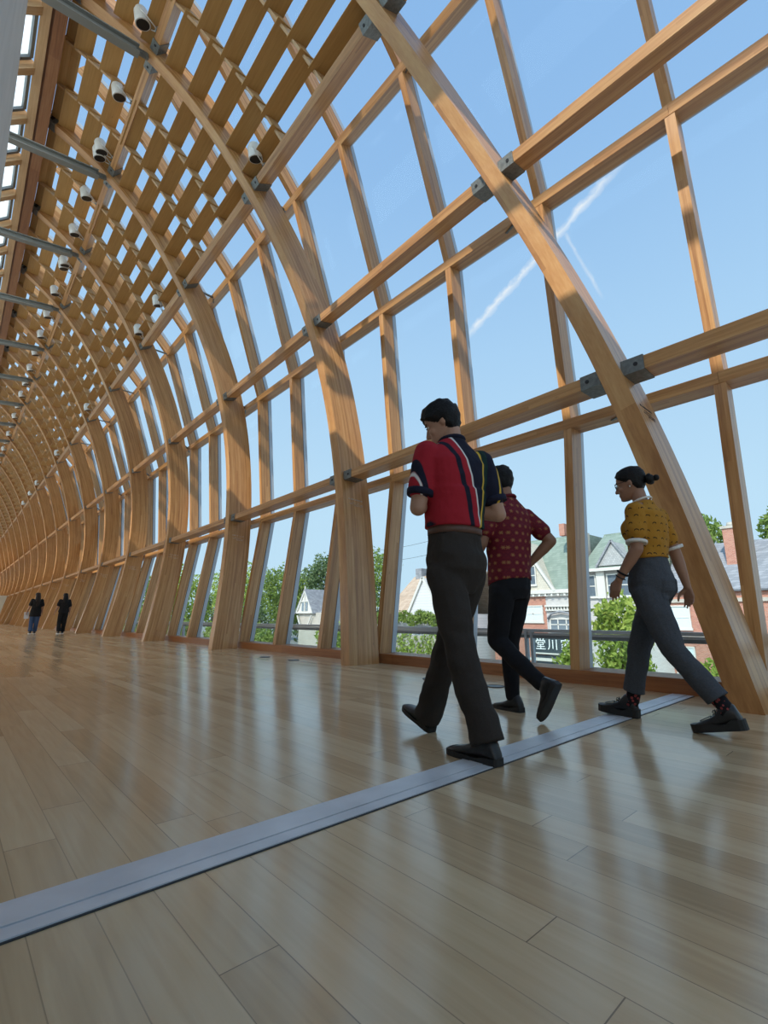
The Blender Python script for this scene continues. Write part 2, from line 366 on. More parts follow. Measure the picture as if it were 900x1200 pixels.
# ------------------------------------------------------------------ ribs
def rib_depth(s): return .56 if s < 2 else .56 - .16 * (s - 2) / 3
RIBLAB = {1: 'nearest rib, leaning thick curved timber beside the woman in yellow', 2: 'second curved timber rib, standing left of the man in the striped polo'}
def letter_lines(n, side_y):
    """small engraved donor lettering on the rib's side face, too fine to read"""
    mb = MB(); rnd = random.Random(n); c = curve(n); b0 = planeb(n)
    t, b, o = c.frame(.86, b0); p = c.p(.86) - b * (HB + .0015)
    rows = [(0, .11, .40, .020), (-.045, .17, .33, .010), (-.075, .12, .40, .010), (-.10, .22, .38, .010)]
    for dz, a, e, h in rows:
        x = a
        while x < e:
            wl = rnd.uniform(.6, 1.0) * h
            if rnd.random() > .16:
                for (u0, v0, u1, v1) in ((x, 0, x + h * .18, h), (x, h * .8, x + wl * .6, h), (x, 0, x + wl * .55, h * .2)):
                    if rnd.random() < .8:
                        P = [p + o * u + t * (v + dz) for u, v in ((u0, v0), (u1, v0), (u1, v1), (u0, v1))]
                        mb.sections([P, [q - b * .002 for q in P]])
            x += wl * .85
    return mb
for n in range(0, NR + 1):
    secs = sweep(n, 0, 4.93, 46, 2 * HB, rib_depth)
    w_ = 2 * HB
    mb = MB(); mb.sections(secs, vs=[(90.0, 90.0 + .03), (0, .56), (95, 95.19), (10, 10.56)])
    r = empty('timber_rib', KC[n][0])
    mb.build('laminated_timber', MT['fir'], r, loc=r.location)
    lab = RIBLAB.get(n) or ('curved timber rib, %s counting from the nearest one' % ORD[n] if n else 'leaning curved timber rib behind the viewer, outside the right edge')
    tag(r, lab, 'timber rib', 'curved timber ribs of the glass wall')
    if 1 <= n <= 9:
        letter_lines(n, 0).build('lettering', MT['letter_dark' if n == 1 else 'letter_light'], r, loc=r.location)['label'] = 'dark lettering' if n == 1 else 'pale lettering'
    # steel shoe at the top with four dark slots
    c = curve(n); b0 = planeb(n); secs = sweep(n, 4.86, 5.0, 2, 2 * HB + .03, lambda s: rib_depth(s) + .03, off=-.015)
    mb = MB(); mb.sections(secs); sh = mb.build('end_shoe', MT['steel'], r, loc=r.location)
    if n <= 8:
        t, b, o = c.frame(4.97, b0); p = c.p(4.97) - o * .018; mb = MB()
        for i in (-1, 1):
            for j in (0, 1):
                q = p - b * (HB + .012) + o * (.12 + j * .16) + t * (i * .05); mb.beam(q - o * .06, q + o * .06, b, .06, .012)
        mb.build('slot', MT['black'], r, loc=r.location)

# ------------------------------------------------------------------ purlins, rails, mullions, glass, louvers
LEVEL = {1: 'lowest', 2: 'middle', 3: 'louver-edge', 4: 'upper louver'}
def bayname(n): return 'between %s and %s ribs' % (ORD[n], ORD[n + 1]) if n else 'right of the nearest rib'
PD, PH = .25, .125
for n in range(0, NR):
    for k in (1, 2, 3, 4):
        A = S(n, k, .06); B = S(n + 1, k, .06); d = (B - A).normalized()
        o = (OUT(n, k) + OUT(n + 1, k)).normalized(); up = o
        trim0, trim1 = HB / abs(d.y) + .004, HB / abs(d.y) + .004
        a, b = A + d * trim0, B - d * trim1; dd = .30 if k == 3 else PD
        pr = empty('timber_purlin', a)
        mb = MB(); mb.beam(a, b, up, PH, dd, off=(0, dd / 2)); mb.build('beam', MT['fir'], pr, loc=a)
        tag(pr, '%s timber purlin spanning %s' % (LEVEL[k], bayname(n)), 'purlin', 'timber purlins between the ribs')
        if n <= 9:
            for (e, sg_) in ((a, 1), (b, -1)):
                mb = MB(); mb.beam(e, e + d * sg_ * .2, up, PH + .022, dd + .012, off=(0, dd / 2 - .006))
                s_ = mb.build('steel_shoe', MT['steel'], pr, loc=a)
                mb = MB(); tt = d.cross(up).normalized(); mb.disc(e + d * sg_ * .13 - up * .012, -up, .02, .006, 10)
                s2 = mb.build('bolt', MT['bolt'], s_, loc=a); s2.parent = s_; s2.matrix_parent_inverse = Matrix(); s2.location = (0, 0, 0)
GY0 = .93; GP = 1.55
def gy(i): return GY0 + GP * i
def baylab(n): return 'across bay %s of the glass wall' % ORD[n] if n else 'at the right-hand edge of the glass wall'
for n in range(0, NR):
    y0, y1 = gy(3 * (n - 1)), gy(3 * n)
    for k in (1, 2, 3):
        A, B = G(y0, k), G(y1, k); o = GO(y0, k); d = (B - A).normalized()
        rl = empty('glazing_rail', A)
        mb = MB(); mb.beam(A + d * .002, B - d * .002, o, .12, .25, off=(0, .125)); mb.build('timber_rail', MT['fir'], rl, loc=A)
        mb = MB(); mb.beam(A + d * .002, B - d * .002, o, .06, .07, off=(0, .29)); mb.build('aluminium_cap', MT['alu'], rl, loc=A)['label'] = 'grey aluminium outer cap'
        tag(rl, 'horizontal timber glazing rail just outside %s purlin %s' % (LEVEL[k], bayname(n)), 'glazing rail', 'glazing rails of the glass wall')
        if 1 <= n <= 7:
            p = S(n, k, rib_depth(k) - .02); yq = p.y + .2; q = G(yq, k); o2 = (q - Vector((p.x, yq, p.z))).normalized()
            mb = MB(); mb.beam(Vector((p.x, yq - .08, p.z)), q + o2 * .02, Vector((0, 0, 1)), .05, .03)
            mb.beam(q + Vector((0, -.06, -.07)), q + Vector((0, .2, -.07)) + o * .12, Vector((0, 0, 1)), .03, .012); mb.build('steel_clip', MT['steel'], rl, loc=A)
    for j in range(3):
        y = gy(3 * (n - 1) + j); gc = gcurve(y)
        m_ = empty('mullion', gc.p(0))
        mb = MB(); secs = sweep(gc, 0, 4.95, 34, .10, .235, off=.012); mb.sections(secs); mb.build('timber_post', MT['fir'], m_, loc=m_.location)
        mb = MB(); mb.sections(sweep(gc, 0, 4.95, 34, .06, .11, off=.252)); mb.build('aluminium_cap', MT['alu'], m_, loc=m_.location)['label'] = 'grey aluminium outer cap'
        mb = MB(); mb.sections(sweep(gc, 0, 4.95, 34, .085, .022, off=.24)); mb.build('gasket', MT['gasket'], m_, loc=m_.location)['label'] = 'black gasket strip'
        nm = ORD[n] if n else 'unseen right-hand'
        tag(m_, ['timber mullion with its foot just behind the %s rib' % nm, 'timber mullion left of the one footed behind the %s rib' % nm, 'second timber mullion left of the one footed behind the %s rib' % nm][j], 'mullion', 'timber mullions of the glass wall')
wid = 0
for i in range(-3, 3 * (NR - 1)):
    y0, y1 = gy(i) + .03, gy(i + 1) - .03
    for (s0, s1, st) in ((0, 1, 5), (1, 2, 6), (2, 3, 6), (3, 4.95, 12)):
        wid += 1; mb = MB(); secs = []
        for q in range(st + 1):
            s = s0 + (s1 - s0) * q / st; p0, p1, o0, o1 = G(y0, s, .262), G(y1, s, .262), GO(y0, s) * .01, GO(y1, s) * .01
            if q == 0 and s0 == 0: p0.z = p1.z = .135; o0.z = o1.z = 0
            secs.append([p0, p1, p1 + o1, p0 + o0])
        mb.sections(secs); tag(mb.build('window_%d' % wid, MT['glass']), kind='structure')
# louvers
COL = ['near', 'middle', 'far']
zones = {3: 'louver-edge', 4: 'upper'}
nb = 0; rest = MB()
BAYORD = list(range(1, NR)) + [0]
def board(mb, n, j, s, w_=.30, th=.022):
    f0, f1 = n + j / 3.0, n + (j + 1) / 3.0
    A, B = S(f0, s, .14), S(f1, s, .14); d = (B - A).normalized()
    A = A + d * (HB + .003 if j == 0 else -.05); B = B - d * (HB + .003 if j == 2 else -.05)
    x = Vector((1, 0, 0)); z = Vector((0, 0, 1))
    q = lambda P: [P - x * w_ / 2 - z * th / 2, P + x * w_ / 2 - z * th / 2, P + x * w_ / 2 + z * th / 2, P - x * w_ / 2 + z * th / 2]
    mb.sections([q(A), q(B)])
    return (A + B) / 2
for n in BAYORD:
    for j in (1, 2):     # thin curved rails carrying the boards
        f = n + j / 3.0; mb = MB(); mb.sections(sweep(f, 3.02, 4.95, 24, .045, .15, off=.07), vs=[(0, .045), (1, 1.01), (2, 2.045), (3, 3.01)])
        tag(mb.build('louver_rail', MT['palewood'], loc=S(f, 3.02)), 'thin curved louver rail %s, nearer the %s' % (bayname(n), ORD[n + j - 1] if n + j - 1 else 'right edge'), 'louver rail', 'curved rails carrying the louvers')
    for k in (3, 4):
        L = curve(n + .5).length(k, k + 1); rows = max(2, round(L / .52)) if k == 3 else max(2, round(L / .50))
        for i in range(rows):
            for j in range(3):
                fr = (i + (.30 if j != 1 else .80)) / rows
                if k == 3: fr = .03 + fr * .97
                if fr > .97: continue
                s = k + fr
                if nb < 300:
                    nb += 1; mb = MB(); c = board(mb, n, j, s)
                    tag(mb.build('louver_board', MT['louver'], loc=c), '%s louver board above %s purlin, %s column, %s' % (ORD[i + 1], zones[k], COL[j], bayname(n)), 'louver board', 'timber louver boards under the glass roof')
                else: board(rest, n, j, s)
tag(rest.build('louver_boards', MT['louver']), 'distant timber louver boards in the far bays of the vault', 'louver boards', kind='stuff')

# edge beam along the rib tops, skylight strip beyond it, wall struts
YT = np.linspace(-3, 72, 46)
def topx(y): return LV[5][0] + (LV[5][1] - LV[5][0]) * drift(max(y - 5, 0) * 1.5)
ZT = LV[5][2]
def edge_run(name, m, prof):
    mb = MB(); mb.sections([[Vector((topx(y) + a, y, ZT + b)) for a, b in prof] for y in YT]); return mb.build(name, m)
tag(edge_run('edge_beam', MT['beam'], ((-.12, -.24), (.07, -.24), (.07, .29), (-.175, .29), (-.175, -.08), (-.12, -.08))), 'long dark timber edge beam along the tops of the ribs', 'beam')
tag(edge_run('trim_1', MT['palewood'], ((-.32, -.16), (-.165, -.16), (-.165, .10), (-.32, .10))), kind='structure')
tag(edge_run('trim_2', MT['palewood'], ((-1.10, -.86), (-.96, -.86), (-.96, -.64), (-1.10, -.64))), kind='structure')
tag(edge_run('trim_3', MT['louver'], ((.075, .10), (.36, .02), (.36, .045), (.075, .125))), kind='structure')
SKP = 1.27
for i in range(0, 40):
    y0 = 8.75 - 3 * SKP + SKP * i; y1 = y0 + SKP
    p, q = Vector((topx(y0), y0, ZT)), Vector((topx(y1), y1, ZT)); wn_ = empty('skylight_window', p + Vector((-.36, 0, .05)))
    a, b = p + Vector((-.325, 0, -.04)), p + Vector((-.98, 0, -.72)); up = Vector((-.7, 0, .7)); c, d = q + Vector((-.325, 0, -.04)), q + Vector((-.98, 0, -.72))
    mb = MB(); mb.beam(a, b, up, .17, .22); mb.build('glazing_bar', MT['palewood'], wn_, loc=wn_.location)
    mb = MB(); f0 = lambda u, v: a + (c - a) * u + (b - a) * v + up * .06
    qd = [f0(.12, .05), f0(.88, .05), f0(.88, .95), f0(.12, .95)]
    for k in range(4): mb.beam(qd[k], qd[(k + 1) % 4], up, .07, .10)
    mb.build('frame', MT['frame'], wn_, loc=wn_.location)['label'] = 'grey aluminium frame'
    mb = MB(); mb.sections([qd, [x + up * .012 for x in qd]]); mb.build('pane', MT['frost'], wn_, loc=wn_.location)
    tag(wn_, 'frosted skylight window beside the edge beam, %s counting from the nearest' % ORD[i + 1], 'skylight', 'frosted skylight windows along the top')
mb = MB(); mb.box((-1.5, -8, 6.0), (-1.2, 108, 9.3)); tag(mb.build('wall_sun_block', MT['plaster']), kind='structure')  # unseen wall added to keep direct sun off the floor and lower ribs
for n in range(1, 20):
    P = S(n, 4, -.03); Q = P + Vector((-2.45, 0, -.36)); d = (Q - P).normalized(); up = Vector((0, 0, 1))
    e = empty('wall_strut', P)
    mb = MB(); a, b = P + d * .16, Q
    mb.beam(a, b, up, .15, .02, off=(0, .07)); mb.beam(a, b, up, .15, .02, off=(0, -.07)); mb.beam(a, b, up, .02, .13); mb.build('channel', MT['steelgrey'], e, loc=P)
    mb = MB(); mb.beam(P, P + d * .2, up, .05, .11); mb.disc(P + d * .1 - Vector((0, .04, 0)), (0, 1, 0), .035, .08); mb.build('pin_joint', MT['steel'], e, loc=P)
    mb = MB(); mb.tube([P + d * .3 + up * .09, P + d * .05 + up * .1 + Vector((0, .08, 0)), P + Vector((.35, .1, .05))], .008, 6); mb.build('cable', MT['steel'], e, loc=P)
    tag(e, 'grey steel strut from the wall to the %s rib' % ORD[n], 'strut', 'steel struts between wall and ribs')

# end partition far away
mb = MB(); mb.sections([[(.1, 55, 0), (3.55, 55, 0), (4.05, 55, 2.55), (.1, 55, 2.55)], [(.1, 55.3, 0), (3.55, 55.3, 0), (4.05, 55.3, 2.55), (.1, 55.3, 2.55)]])
tag(mb.build('partition', MT['beige'], loc=(2, 55, 0)), 'beige partition with a slanting side at the far end', 'partition')
# metal expansion strip across the floor
mb = MB(); Y0 = 1.49
st = empty('floor_strip', (2.5, Y0, 0))
for (a, b, h) in ((-.085, -.035, .006), (-.031, .045, .008), (.049, .085, .006)):
    mb.box((-.24, Y0 + a, 0), (4.9, Y0 + b, h))
mb.build('cover_plate', noisy('brushed_aluminium', (.60, .62, .65), (.74, .76, .79), 6, .42, metal=.3), st, loc=st.location)
mb = MB(); mb.box((-.24, Y0 - .092, 0), (4.9, Y0 + .092, .0025)); mb.build('edge_channel', MT['gasket'], st, loc=st.location)
tag(st, 'grey metal cover strip crossing the wooden floor', 'floor strip')
# ------------------------------------------------------------------ people
V = Vector
def capsule(mb, p0, r0, p1, r1, seg=14):
    p0, p1 = V(p0), V(p1); t = (p1 - p0).normalized(); pts = []; rr = []
    for a in (80, 50, 20): pts.append(p0 - t * r0 * math.sin(R(a))); rr.append(max(r0 * math.cos(R(a)), .0008))
    n = 4
    for i in range(n + 1): pts.append(p0.lerp(p1, i / n)); rr.append(r0 + (r1 - r0) * i / n)
    for a in (20, 50, 80): pts.append(p1 + t * r1 * math.sin(R(a))); rr.append(max(r1 * math.cos(R(a)), .0008))
    mb.tube(pts, rr, seg)
def chain(mb, pts, rad, seg=14):
    for i in range(len(pts) - 1): capsule(mb, pts[i], rad[i], pts[i + 1], rad[i + 1], seg)
def ellipsoid(mb, c, r, rot=None, su=14, sv=9):
    c = V(c); secs = []
    for i in range(sv + 1):
        a = -math.pi / 2 + math.pi * (i + .02) / (sv + .04); ring = []
        for k in range(su):
            p = V((r[0] * math.cos(a) * math.cos(2 * math.pi * k / su), r[1] * math.cos(a) * math.sin(2 * math.pi * k / su), r[2] * math.sin(a)))
            if rot is not None: p = rot @ p
            ring.append(c + p)
        secs.append(ring)
    mb.sections(secs, smooth=True)
def loft(mb, rows, seg=28, ex=2.3, tilt=0.0):
    """rows of (x, y, z, half width, half depth); tilt shears depth with height of the ring"""
    secs = []
    for x, y, z, a, b in rows:
        ring = []
        for k in range(seg):
            u = 2 * math.pi * k / seg; cx, sy = math.cos(u), math.sin(u)
            ring.append(V((x + a * math.copysign(abs(cx) ** (2 / ex), cx), y + b * math.copysign(abs(sy) ** (2 / ex), sy), z + tilt * b * sy)))
        secs.append(ring)
    mb.sections(secs, smooth=True)
def solidify(mb, name, m, parent, voxel=.007, smooth=3, post=None):
    """one continuous surface grown round the pieces in mb"""
    tmp = mb.build(name + '_tmp', m); md = tmp.modifiers.new('r', 'REMESH'); md.mode = 'VOXEL'; md.voxel_size = voxel; md.use_smooth_shade = True
    if smooth: s_ = tmp.modifiers.new('s', 'SMOOTH'); s_.factor = .5; s_.iterations = smooth
    dg = bpy.context.evaluated_depsgraph_get(); me = bpy.data.meshes.new_from_object(tmp.evaluated_get(dg)); old = tmp.data
    bpy.data.objects.remove(tmp); bpy.data.meshes.remove(old); me.name = name
    if post:
        nn = [v.normal.copy() for v in me.vertices]
        for v, n in zip(me.vertices, nn): v.co = post(v.co, n)
    me.polygons.foreach_set('use_smooth', [True] * len(me.polygons)); me.materials.clear(); me.materials.append(m)
    o = bpy.data.objects.new(name, me); C.objects.link(o)
    if parent is not None: o.parent = parent
    return o
def local(mb, name, m, parent):
    o = mb.build(name, m); o.parent = parent; return o
def wrinkle(amp, sc, sq=(1, 1, 1)):
    return lambda co, n: co + n * amp * (noise.noise(V((co.x * sc * sq[0], co.y * sc * sq[1], co.z * sc * sq[2]))) + .5 * noise.noise(V((co.x * sc * 2.1 * sq[0], co.y * sc * 2.1 * sq[1], co.z * sc * 2.1 * sq[2] + 7))))
HEAD = [(-.118, .086, .030, .026), (-.106, .094, .0, .040), (-.085, .097, -.035, .052), (-.062, .097, -.060, .060), (-.04, .095, -.078, .066), (-.012, .091, -.090, .0715), (.015, .092, -.098, .0755), (.045, .094, -.101, .077), (.075, .084, -.096, .072), (.098, .060, -.075, .057), (.112, .030, -.045, .036), (.118, .005, -.02, .014)]
def headmat(yaw, pitch, roll=0): return Matrix.Rotation(R(yaw), 3, 'Z') @ Matrix.Rotation(R(pitch), 3, 'X') @ Matrix.Rotation(R(roll), 3, 'Y')
def head_ring(h, off, seg=28):
    z, f, b, w_ = h; ring = []
    for k in range(seg):
        u = 2 * math.pi * k / seg; cx, sy = math.cos(u), math.sin(u); e = 2.25
        ring.append((math.copysign(abs(cx) ** (2 / e), cx), math.copysign(abs(sy) ** (2 / e), sy), w_, (f - b) / 2, (f + b) / 2, z))
    return ring
def head(mb, c, Rm, k=1.0):
    secs = []
    for h in HEAD: secs.append([V(c) + Rm @ V((cx * w_ * k, (cy + sy * d) * k, z * k)) for cx, sy, w_, d, cy, z in head_ring(h, 0)])
    mb.sections(secs, smooth=True)
    P = lambda x, y, z: V(c) + Rm @ V((x * k, y * k, z * k))
    capsule(mb, P(0, .092, .004), .009 * k, P(0, .112, -.036), .013 * k, 8)
    for s in (-1, 1):
        capsule(mb, P(s * .012, .098, -.04), .009 * k, P(s * .008, .102, -.04), .008 * k, 8)
        ellipsoid(mb, P(s * .078, -.008, -.012), (.010 * k, .020 * k, .032 * k), Rm @ Matrix.Rotation(s * .35, 3, 'Z'), 10, 6)
        capsule(mb, P(s * .012, .088, .026), .009 * k, P(s * .045, .078, .026), .008 * k, 8)
        ellipsoid(mb, P(s * .042, .068, -.036), (.022 * k, .024 * k, .022 * k), Rm, 10, 6)
    ellipsoid(mb, P(0, .094, -.070), (.022 * k, .010 * k, .006 * k), Rm, 10, 6); ellipsoid(mb, P(0, .092, -.079), (.018 * k, .010 * k, .006 * k), Rm, 10, 6)
    ellipsoid(mb, P(0, .086, -.104), (.020 * k, .014 * k, .014 * k), Rm, 10, 6)
def eyes(c, Rm, parent, k=1.0):
    P = lambda x, y, z: V(c) + Rm @ V((x * k, y * k, z * k))
    mb = MB(); mi = MB(); mw = MB()
    for s in (-1, 1):
        ellipsoid(mb, P(s * .031, .083, .004), (.013 * k, .010 * k, .0075 * k), Rm, 12, 8)
        ellipsoid(mi, P(s * .031, .0905, .004), (.0055 * k, .0035 * k, .0055 * k), Rm, 10, 6)
        capsule(mw, P(s * .016, .098, .024), .0035 * k, P(s * .048, .086, .024), .003 * k, 6)
    local(mb, 'eye_whites', MT['eyewhite'], parent); local(mi, 'irises', MT['black'], parent); return mw
def hair_cap(c, Rm, k, front, side, back, thick, seed, amp=.006, sc=45):
    """shell over the skull; front/side/back give the height of the hairline"""
    mb = MB(); secs = []; rnd = seed
    rows = []
    for i in range(len(HEAD) - 1):
        for q in range(3):
            t = q / 3; rows.append(tuple(a + (b - a) * t for a, b in zip(HEAD[i], HEAD[i + 1])))
    rows.append(HEAD[-1])
    for h in rows:
        ring = []
        for cx, sy, w_, d, cy, z in head_ring(h, 0, 40):
            line = (side + (front - side) * max(sy, 0) ** 1.5) if sy > 0 else (side + (back - side) * max(-sy, 0) ** .8)
            m_ = min(1, max(0, (z - line) / .018 + .5)); o = -.006 + (thick + .006) * (m_ * m_ * (3 - 2 * m_))
            p = V((cx * (w_ + o), cy + sy * (d + o), z + (o if z > .09 else 0) * .8))
            if m_ > 0: p += V((cx, sy, .4)).normalized() * amp * m_ * noise.noise(V((p.x * sc + rnd, p.y * sc, p.z * sc * .6)))
            ring.append(V(c) + Rm @ (p * k))
        secs.append(ring)
    mb.sections(secs, smooth=True); return mb
def hand(mb, w, d, n, s, k=1.0, curl=25, spread=4):
    """palm, four unequal bent fingers and a thumb; d along the fingers, n the palm normal, s towards the thumb"""
    w, d, n = V(w), V(d).normalized(), V(n); n = (n - d * n.dot(d)).normalized(); s_ = d.cross(n)
    if s_.dot(V(s)) < 0: s_ = -s_
    s = s_
    for i, (o, L, r) in enumerate(((.030, .072, .0092), (.010, .080, .0096), (-.010, .074, .0092), (-.029, .058, .0082))):
        kn = w + d * (.088 - abs(o - .01) * .25) * k + s * o * k
        capsule(mb, w + s * o * .55 * k + d * .012 * k, .013 * k, kn, .0115 * k, 10)
        ang = R(curl * (.75 + .12 * i)); f = (d + s * math.tan(R(spread)) * o / .03).normalized(); p = kn; sp_ = (.46, .30, .24)
        for j, q in enumerate(sp_):
            a = ang * (.8 + .6 * j); f2 = (f * math.cos(ang * (j + 1) * .85) + n * math.sin(ang * (j + 1) * .85)).normalized(); e = p + f2 * L * q * k
            capsule(mb, p, r * k * (1 - .1 * j), e, r * k * (.9 - .1 * j), 8); p = e
    b = w + d * .022 * k + s * .024 * k + n * .006 * k; t1 = b + (d * .62 + s * .60 + n * .3).normalized() * .042 * k; t2 = t1 + (d * .85 + s * .25 + n * .35).normalized() * .032 * k; t3 = t2 + (d * .92 + n * .4).normalized() * .024 * k
    capsule(mb, w + d * .012 * k + s * .01 * k, .015 * k, t1, .0125 * k, 10); capsule(mb, t1, .0115 * k, t2, .0105 * k, 8); capsule(mb, t2, .0105 * k, t3, .0085 * k, 8)
def shoe(heel, toe, up, wide=.046, tall=.085, sole=.022, ankle=None, rise=.05):
    """shoe upper and sole lofted from heel to toe"""
    heel, toe = V(heel), V(toe); d = (toe - heel); L = d.length; d.normalize(); u = V(up); u = (u - d * u.dot(d)).normalized(); r = d.cross(u)
    mu, ms = MB(), MB()
    prof = [(0.0, .018, .030), (.03, .030, .062), (.10, .036, tall + rise * .6), (.22, .038, tall + rise), (.34, .039, tall + rise * .7), (.46, .042, tall * .92), (.60, .046, tall * .68), (.75, .047, tall * .56), (.88, .041, tall * .48), (.96, .028, tall * .38), (1.0, .012, tall * .22)]
    k = wide / .047; secs = []
    for t, hw, h in prof:
        ring = []
        for q in range(16):
            a = 2 * math.pi * q / 16; cx, sy = math.cos(a), math.sin(a); e = .75
            x = math.copysign(abs(cx) ** e, cx) * hw * k * (1.0 if sy < .3 else 1 - .42 * (sy - .3) * (1.2 if t < .5 else .7)); z = sole * .6 + (h - sole * .6) * (.5 + .5 * math.copysign(abs(sy) ** e, sy))
            ring.append(heel + d * L * t + r * x + u * z)
        secs.append(ring)
    mu.sections(secs, smooth=True); secs = []
    for t, hw, h in prof:
        hh = sole * (1.25 if t < .30 else (.8 if t < .55 else 1.0))
        secs.append([heel + d * L * (t * 1.02 - .01) + r * x * (hw * k + .004) + u * z for x, z in ((-1, 0), (-.5, -.001), (.5, -.001), (1, 0), (1, hh), (.5, hh), (-.5, hh), (-1, hh))])
    ms.sections(secs)
    return mu, ms
def fabric(name, col, col2=None, sc=60, rough=.85, build=None, bump=.45):
    m = mat(name, col, rough, spec=.2); t = m.node_tree; b = bsdf(m); tc = N(t, 'ShaderNodeTexCoord'); P = tc.outputs['Object']
    nz = N(t, 'ShaderNodeTexNoise'); nz.inputs['Scale'].default_value = sc; nz.inputs['Detail'].default_value = 4; t.links.new(P, nz.inputs['Vector'])
    sx = N(t, 'ShaderNodeSeparateXYZ'); t.links.new(P, sx.inputs[0])
    if build: c = build(t, P, sx, nz)
    else: c = mixc(t, nz.outputs[0], col, col2 or tuple(x * 1.35 for x in col))
    if isinstance(c, tuple): b.inputs['Base Color'].default_value = (*c, 1)
    else: t.links.new(c, b.inputs['Base Color'])
    n2 = N(t, 'ShaderNodeTexNoise'); n2.inputs['Scale'].default_value = 14; n2.inputs['Detail'].default_value = 3; t.links.new(P, n2.inputs['Vector'])
    h = M(t, 'ADD', M(t, 'MULTIPLY', n2.outputs[0], 1.0), M(t, 'MULTIPLY', nz.outputs[0], .12))
    bp = N(t, 'ShaderNodeBump'); bp.inputs['Strength'].default_value = bump; bp.inputs['Distance'].default_value = .02; t.links.new(h, bp.inputs['Height']); t.links.new(bp.outputs[0], b.inputs['Normal'])
    return m
MT['eyewhite'] = mat('eye_white', (.7, .68, .65), .3)
MT['skin_tan'] = noisy('skin_light_tan', (.42, .23, .15), (.47, .27, .18), 12, .55)
MT['skin_brown'] = noisy('skin_brown', (.25, .125, .075), (.29, .15, .09), 12, .5)
MT['skin_mid'] = noisy('skin_medium_brown', (.30, .155, .095), (.34, .18, .115), 12, .5)
def hairm(name, c): return noisy(name, c, tuple(x * 1.8 for x in c), 90, .55, bump=.4, spec=.25)
MT['hair_black'] = hairm('black_hair', (.004, .0037, .0037)); MT['hair_brown'] = hairm('dark_brown_hair', (.012, .008, .006))
MT['leather'] = noisy('black_leather', (.012, .012, .013), (.022, .021, .022), 30, .38)
MT['rubber'] = mat('black_rubber', (.010, .010, .010), .6)
MT['belt'] = noisy('brown_leather', (.09, .045, .03), (.13, .065, .045), 20, .5)
def step(t, v, e, w_=.004): return M(t, 'DIVIDE', M(t, 'SUBTRACT', v, e), w_, clamp=True)
def band(t, v, a, b): return M(t, 'MULTIPLY', step(t, v, a), M(t, 'SUBTRACT', 1.0, step(t, v, b)))
RED, NAVY, WHITE, YEL, GRN = (.36, .018, .03), (.012, .013, .028), (.72, .70, .68), (.62, .40, .05), (.012, .035, .03)
def polo(t, P, sx, nz):
    # vertical stripes running slightly askew down the back
    x = M(t, 'ADD', sx.outputs[0], M(t, 'MULTIPLY', M(t, 'SUBTRACT', sx.outputs[2], 1.42), .27))
    c = mixc(t, step(t, x, .012), RED, NAVY)
    c = mixc(t, band(t, x, -.075, -.040), c, NAVY); c = mixc(t, band(t, x, .004, .016), c, WHITE)
    y = M(t, 'ADD', sx.outputs[0], M(t, 'MULTIPLY', M(t, 'SUBTRACT', sx.outputs[2], 1.45), -.10))
    c = mixc(t, band(t, y, .100, .118), c, YEL); c = mixc(t, band(t, y, .118, .150), c, GRN)
    # sleeves: a dark flash with a white edge on the left, a yellow line on the right
    c = mixc(t, band(t, x, -.275, -.243), c, NAVY); c = mixc(t, band(t, x, -.286, -.276), c, WHITE)
    c = mixc(t, band(t, y, .222, .236), c, YEL)
    return c
MT['polo'] = fabric('striped_knit', RED, build=polo)
MT['navyknit'] = fabric('navy_rib_knit', NAVY)
def flatu(t, P, sx):
    # sideways coordinate: across the back and front, lengthwise on the flanks
    nn = N(t, 'ShaderNodeTexCoord').outputs['Normal']; s3 = N(t, 'ShaderNodeSeparateXYZ'); t.links.new(nn, s3.inputs[0])
    side = M(t, 'GREATER_THAN', M(t, 'ABSOLUTE', s3.outputs[0]), M(t, 'ABSOLUTE', s3.outputs[1]))
    return M(t, 'ADD', M(t, 'MULTIPLY', sx.outputs[1], side), M(t, 'MULTIPLY', sx.outputs[0], M(t, 'SUBTRACT', 1.0, side)))
def motif(t, P, sx, nz):
    # small pale rosettes in staggered rows on dark red
    cc = N(t, 'ShaderNodeCombineXYZ'); t.links.new(flatu(t, P, sx), cc.inputs[0]); t.links.new(sx.outputs[2], cc.inputs[2]); v = VM(t, 'MULTIPLY', cc.outputs[0], (1 / .062, 0, 1 / .054)).outputs[0]; s2 = N(t, 'ShaderNodeSeparateXYZ'); t.links.new(v, s2.inputs[0])
    row = M(t, 'FLOOR', s2.outputs[2]); u = M(t, 'ADD', s2.outputs[0], M(t, 'MULTIPLY', M(t, 'MODULO', M(t, 'ABSOLUTE', row), 2.0), .5))
    fu = M(t, 'SUBTRACT', M(t, 'FRACT', u), .5); fv = M(t, 'SUBTRACT', M(t, 'FRACT', s2.outputs[2]), .5)
    r = M(t, 'SQRT', M(t, 'ADD', M(t, 'MULTIPLY', fu, fu), M(t, 'MULTIPLY', fv, fv))); an = M(t, 'ARCTAN2', fv, fu)
    pet = M(t, 'MULTIPLY_ADD', M(t, 'COSINE', M(t, 'MULTIPLY', an, 6.0)), .09, .20)
    f = step(t, M(t, 'SUBTRACT', pet, r), 0.0, .04); ring = M(t, 'MULTIPLY', step(t, r, .40, .02), M(t, 'SUBTRACT', 1.0, step(t, r, .46, .02)))
    c = mixc(t, M(t, 'MULTIPLY', ring, .6), (.155, .012, .022), (.03, .008, .02)); return mixc(t, M(t, 'MULTIPLY', f, .75), c, (.36, .19, .07))
MT['motif'] = fabric('dark_red_rosette_cotton', (.2, .02, .03), build=motif, rough=.7)
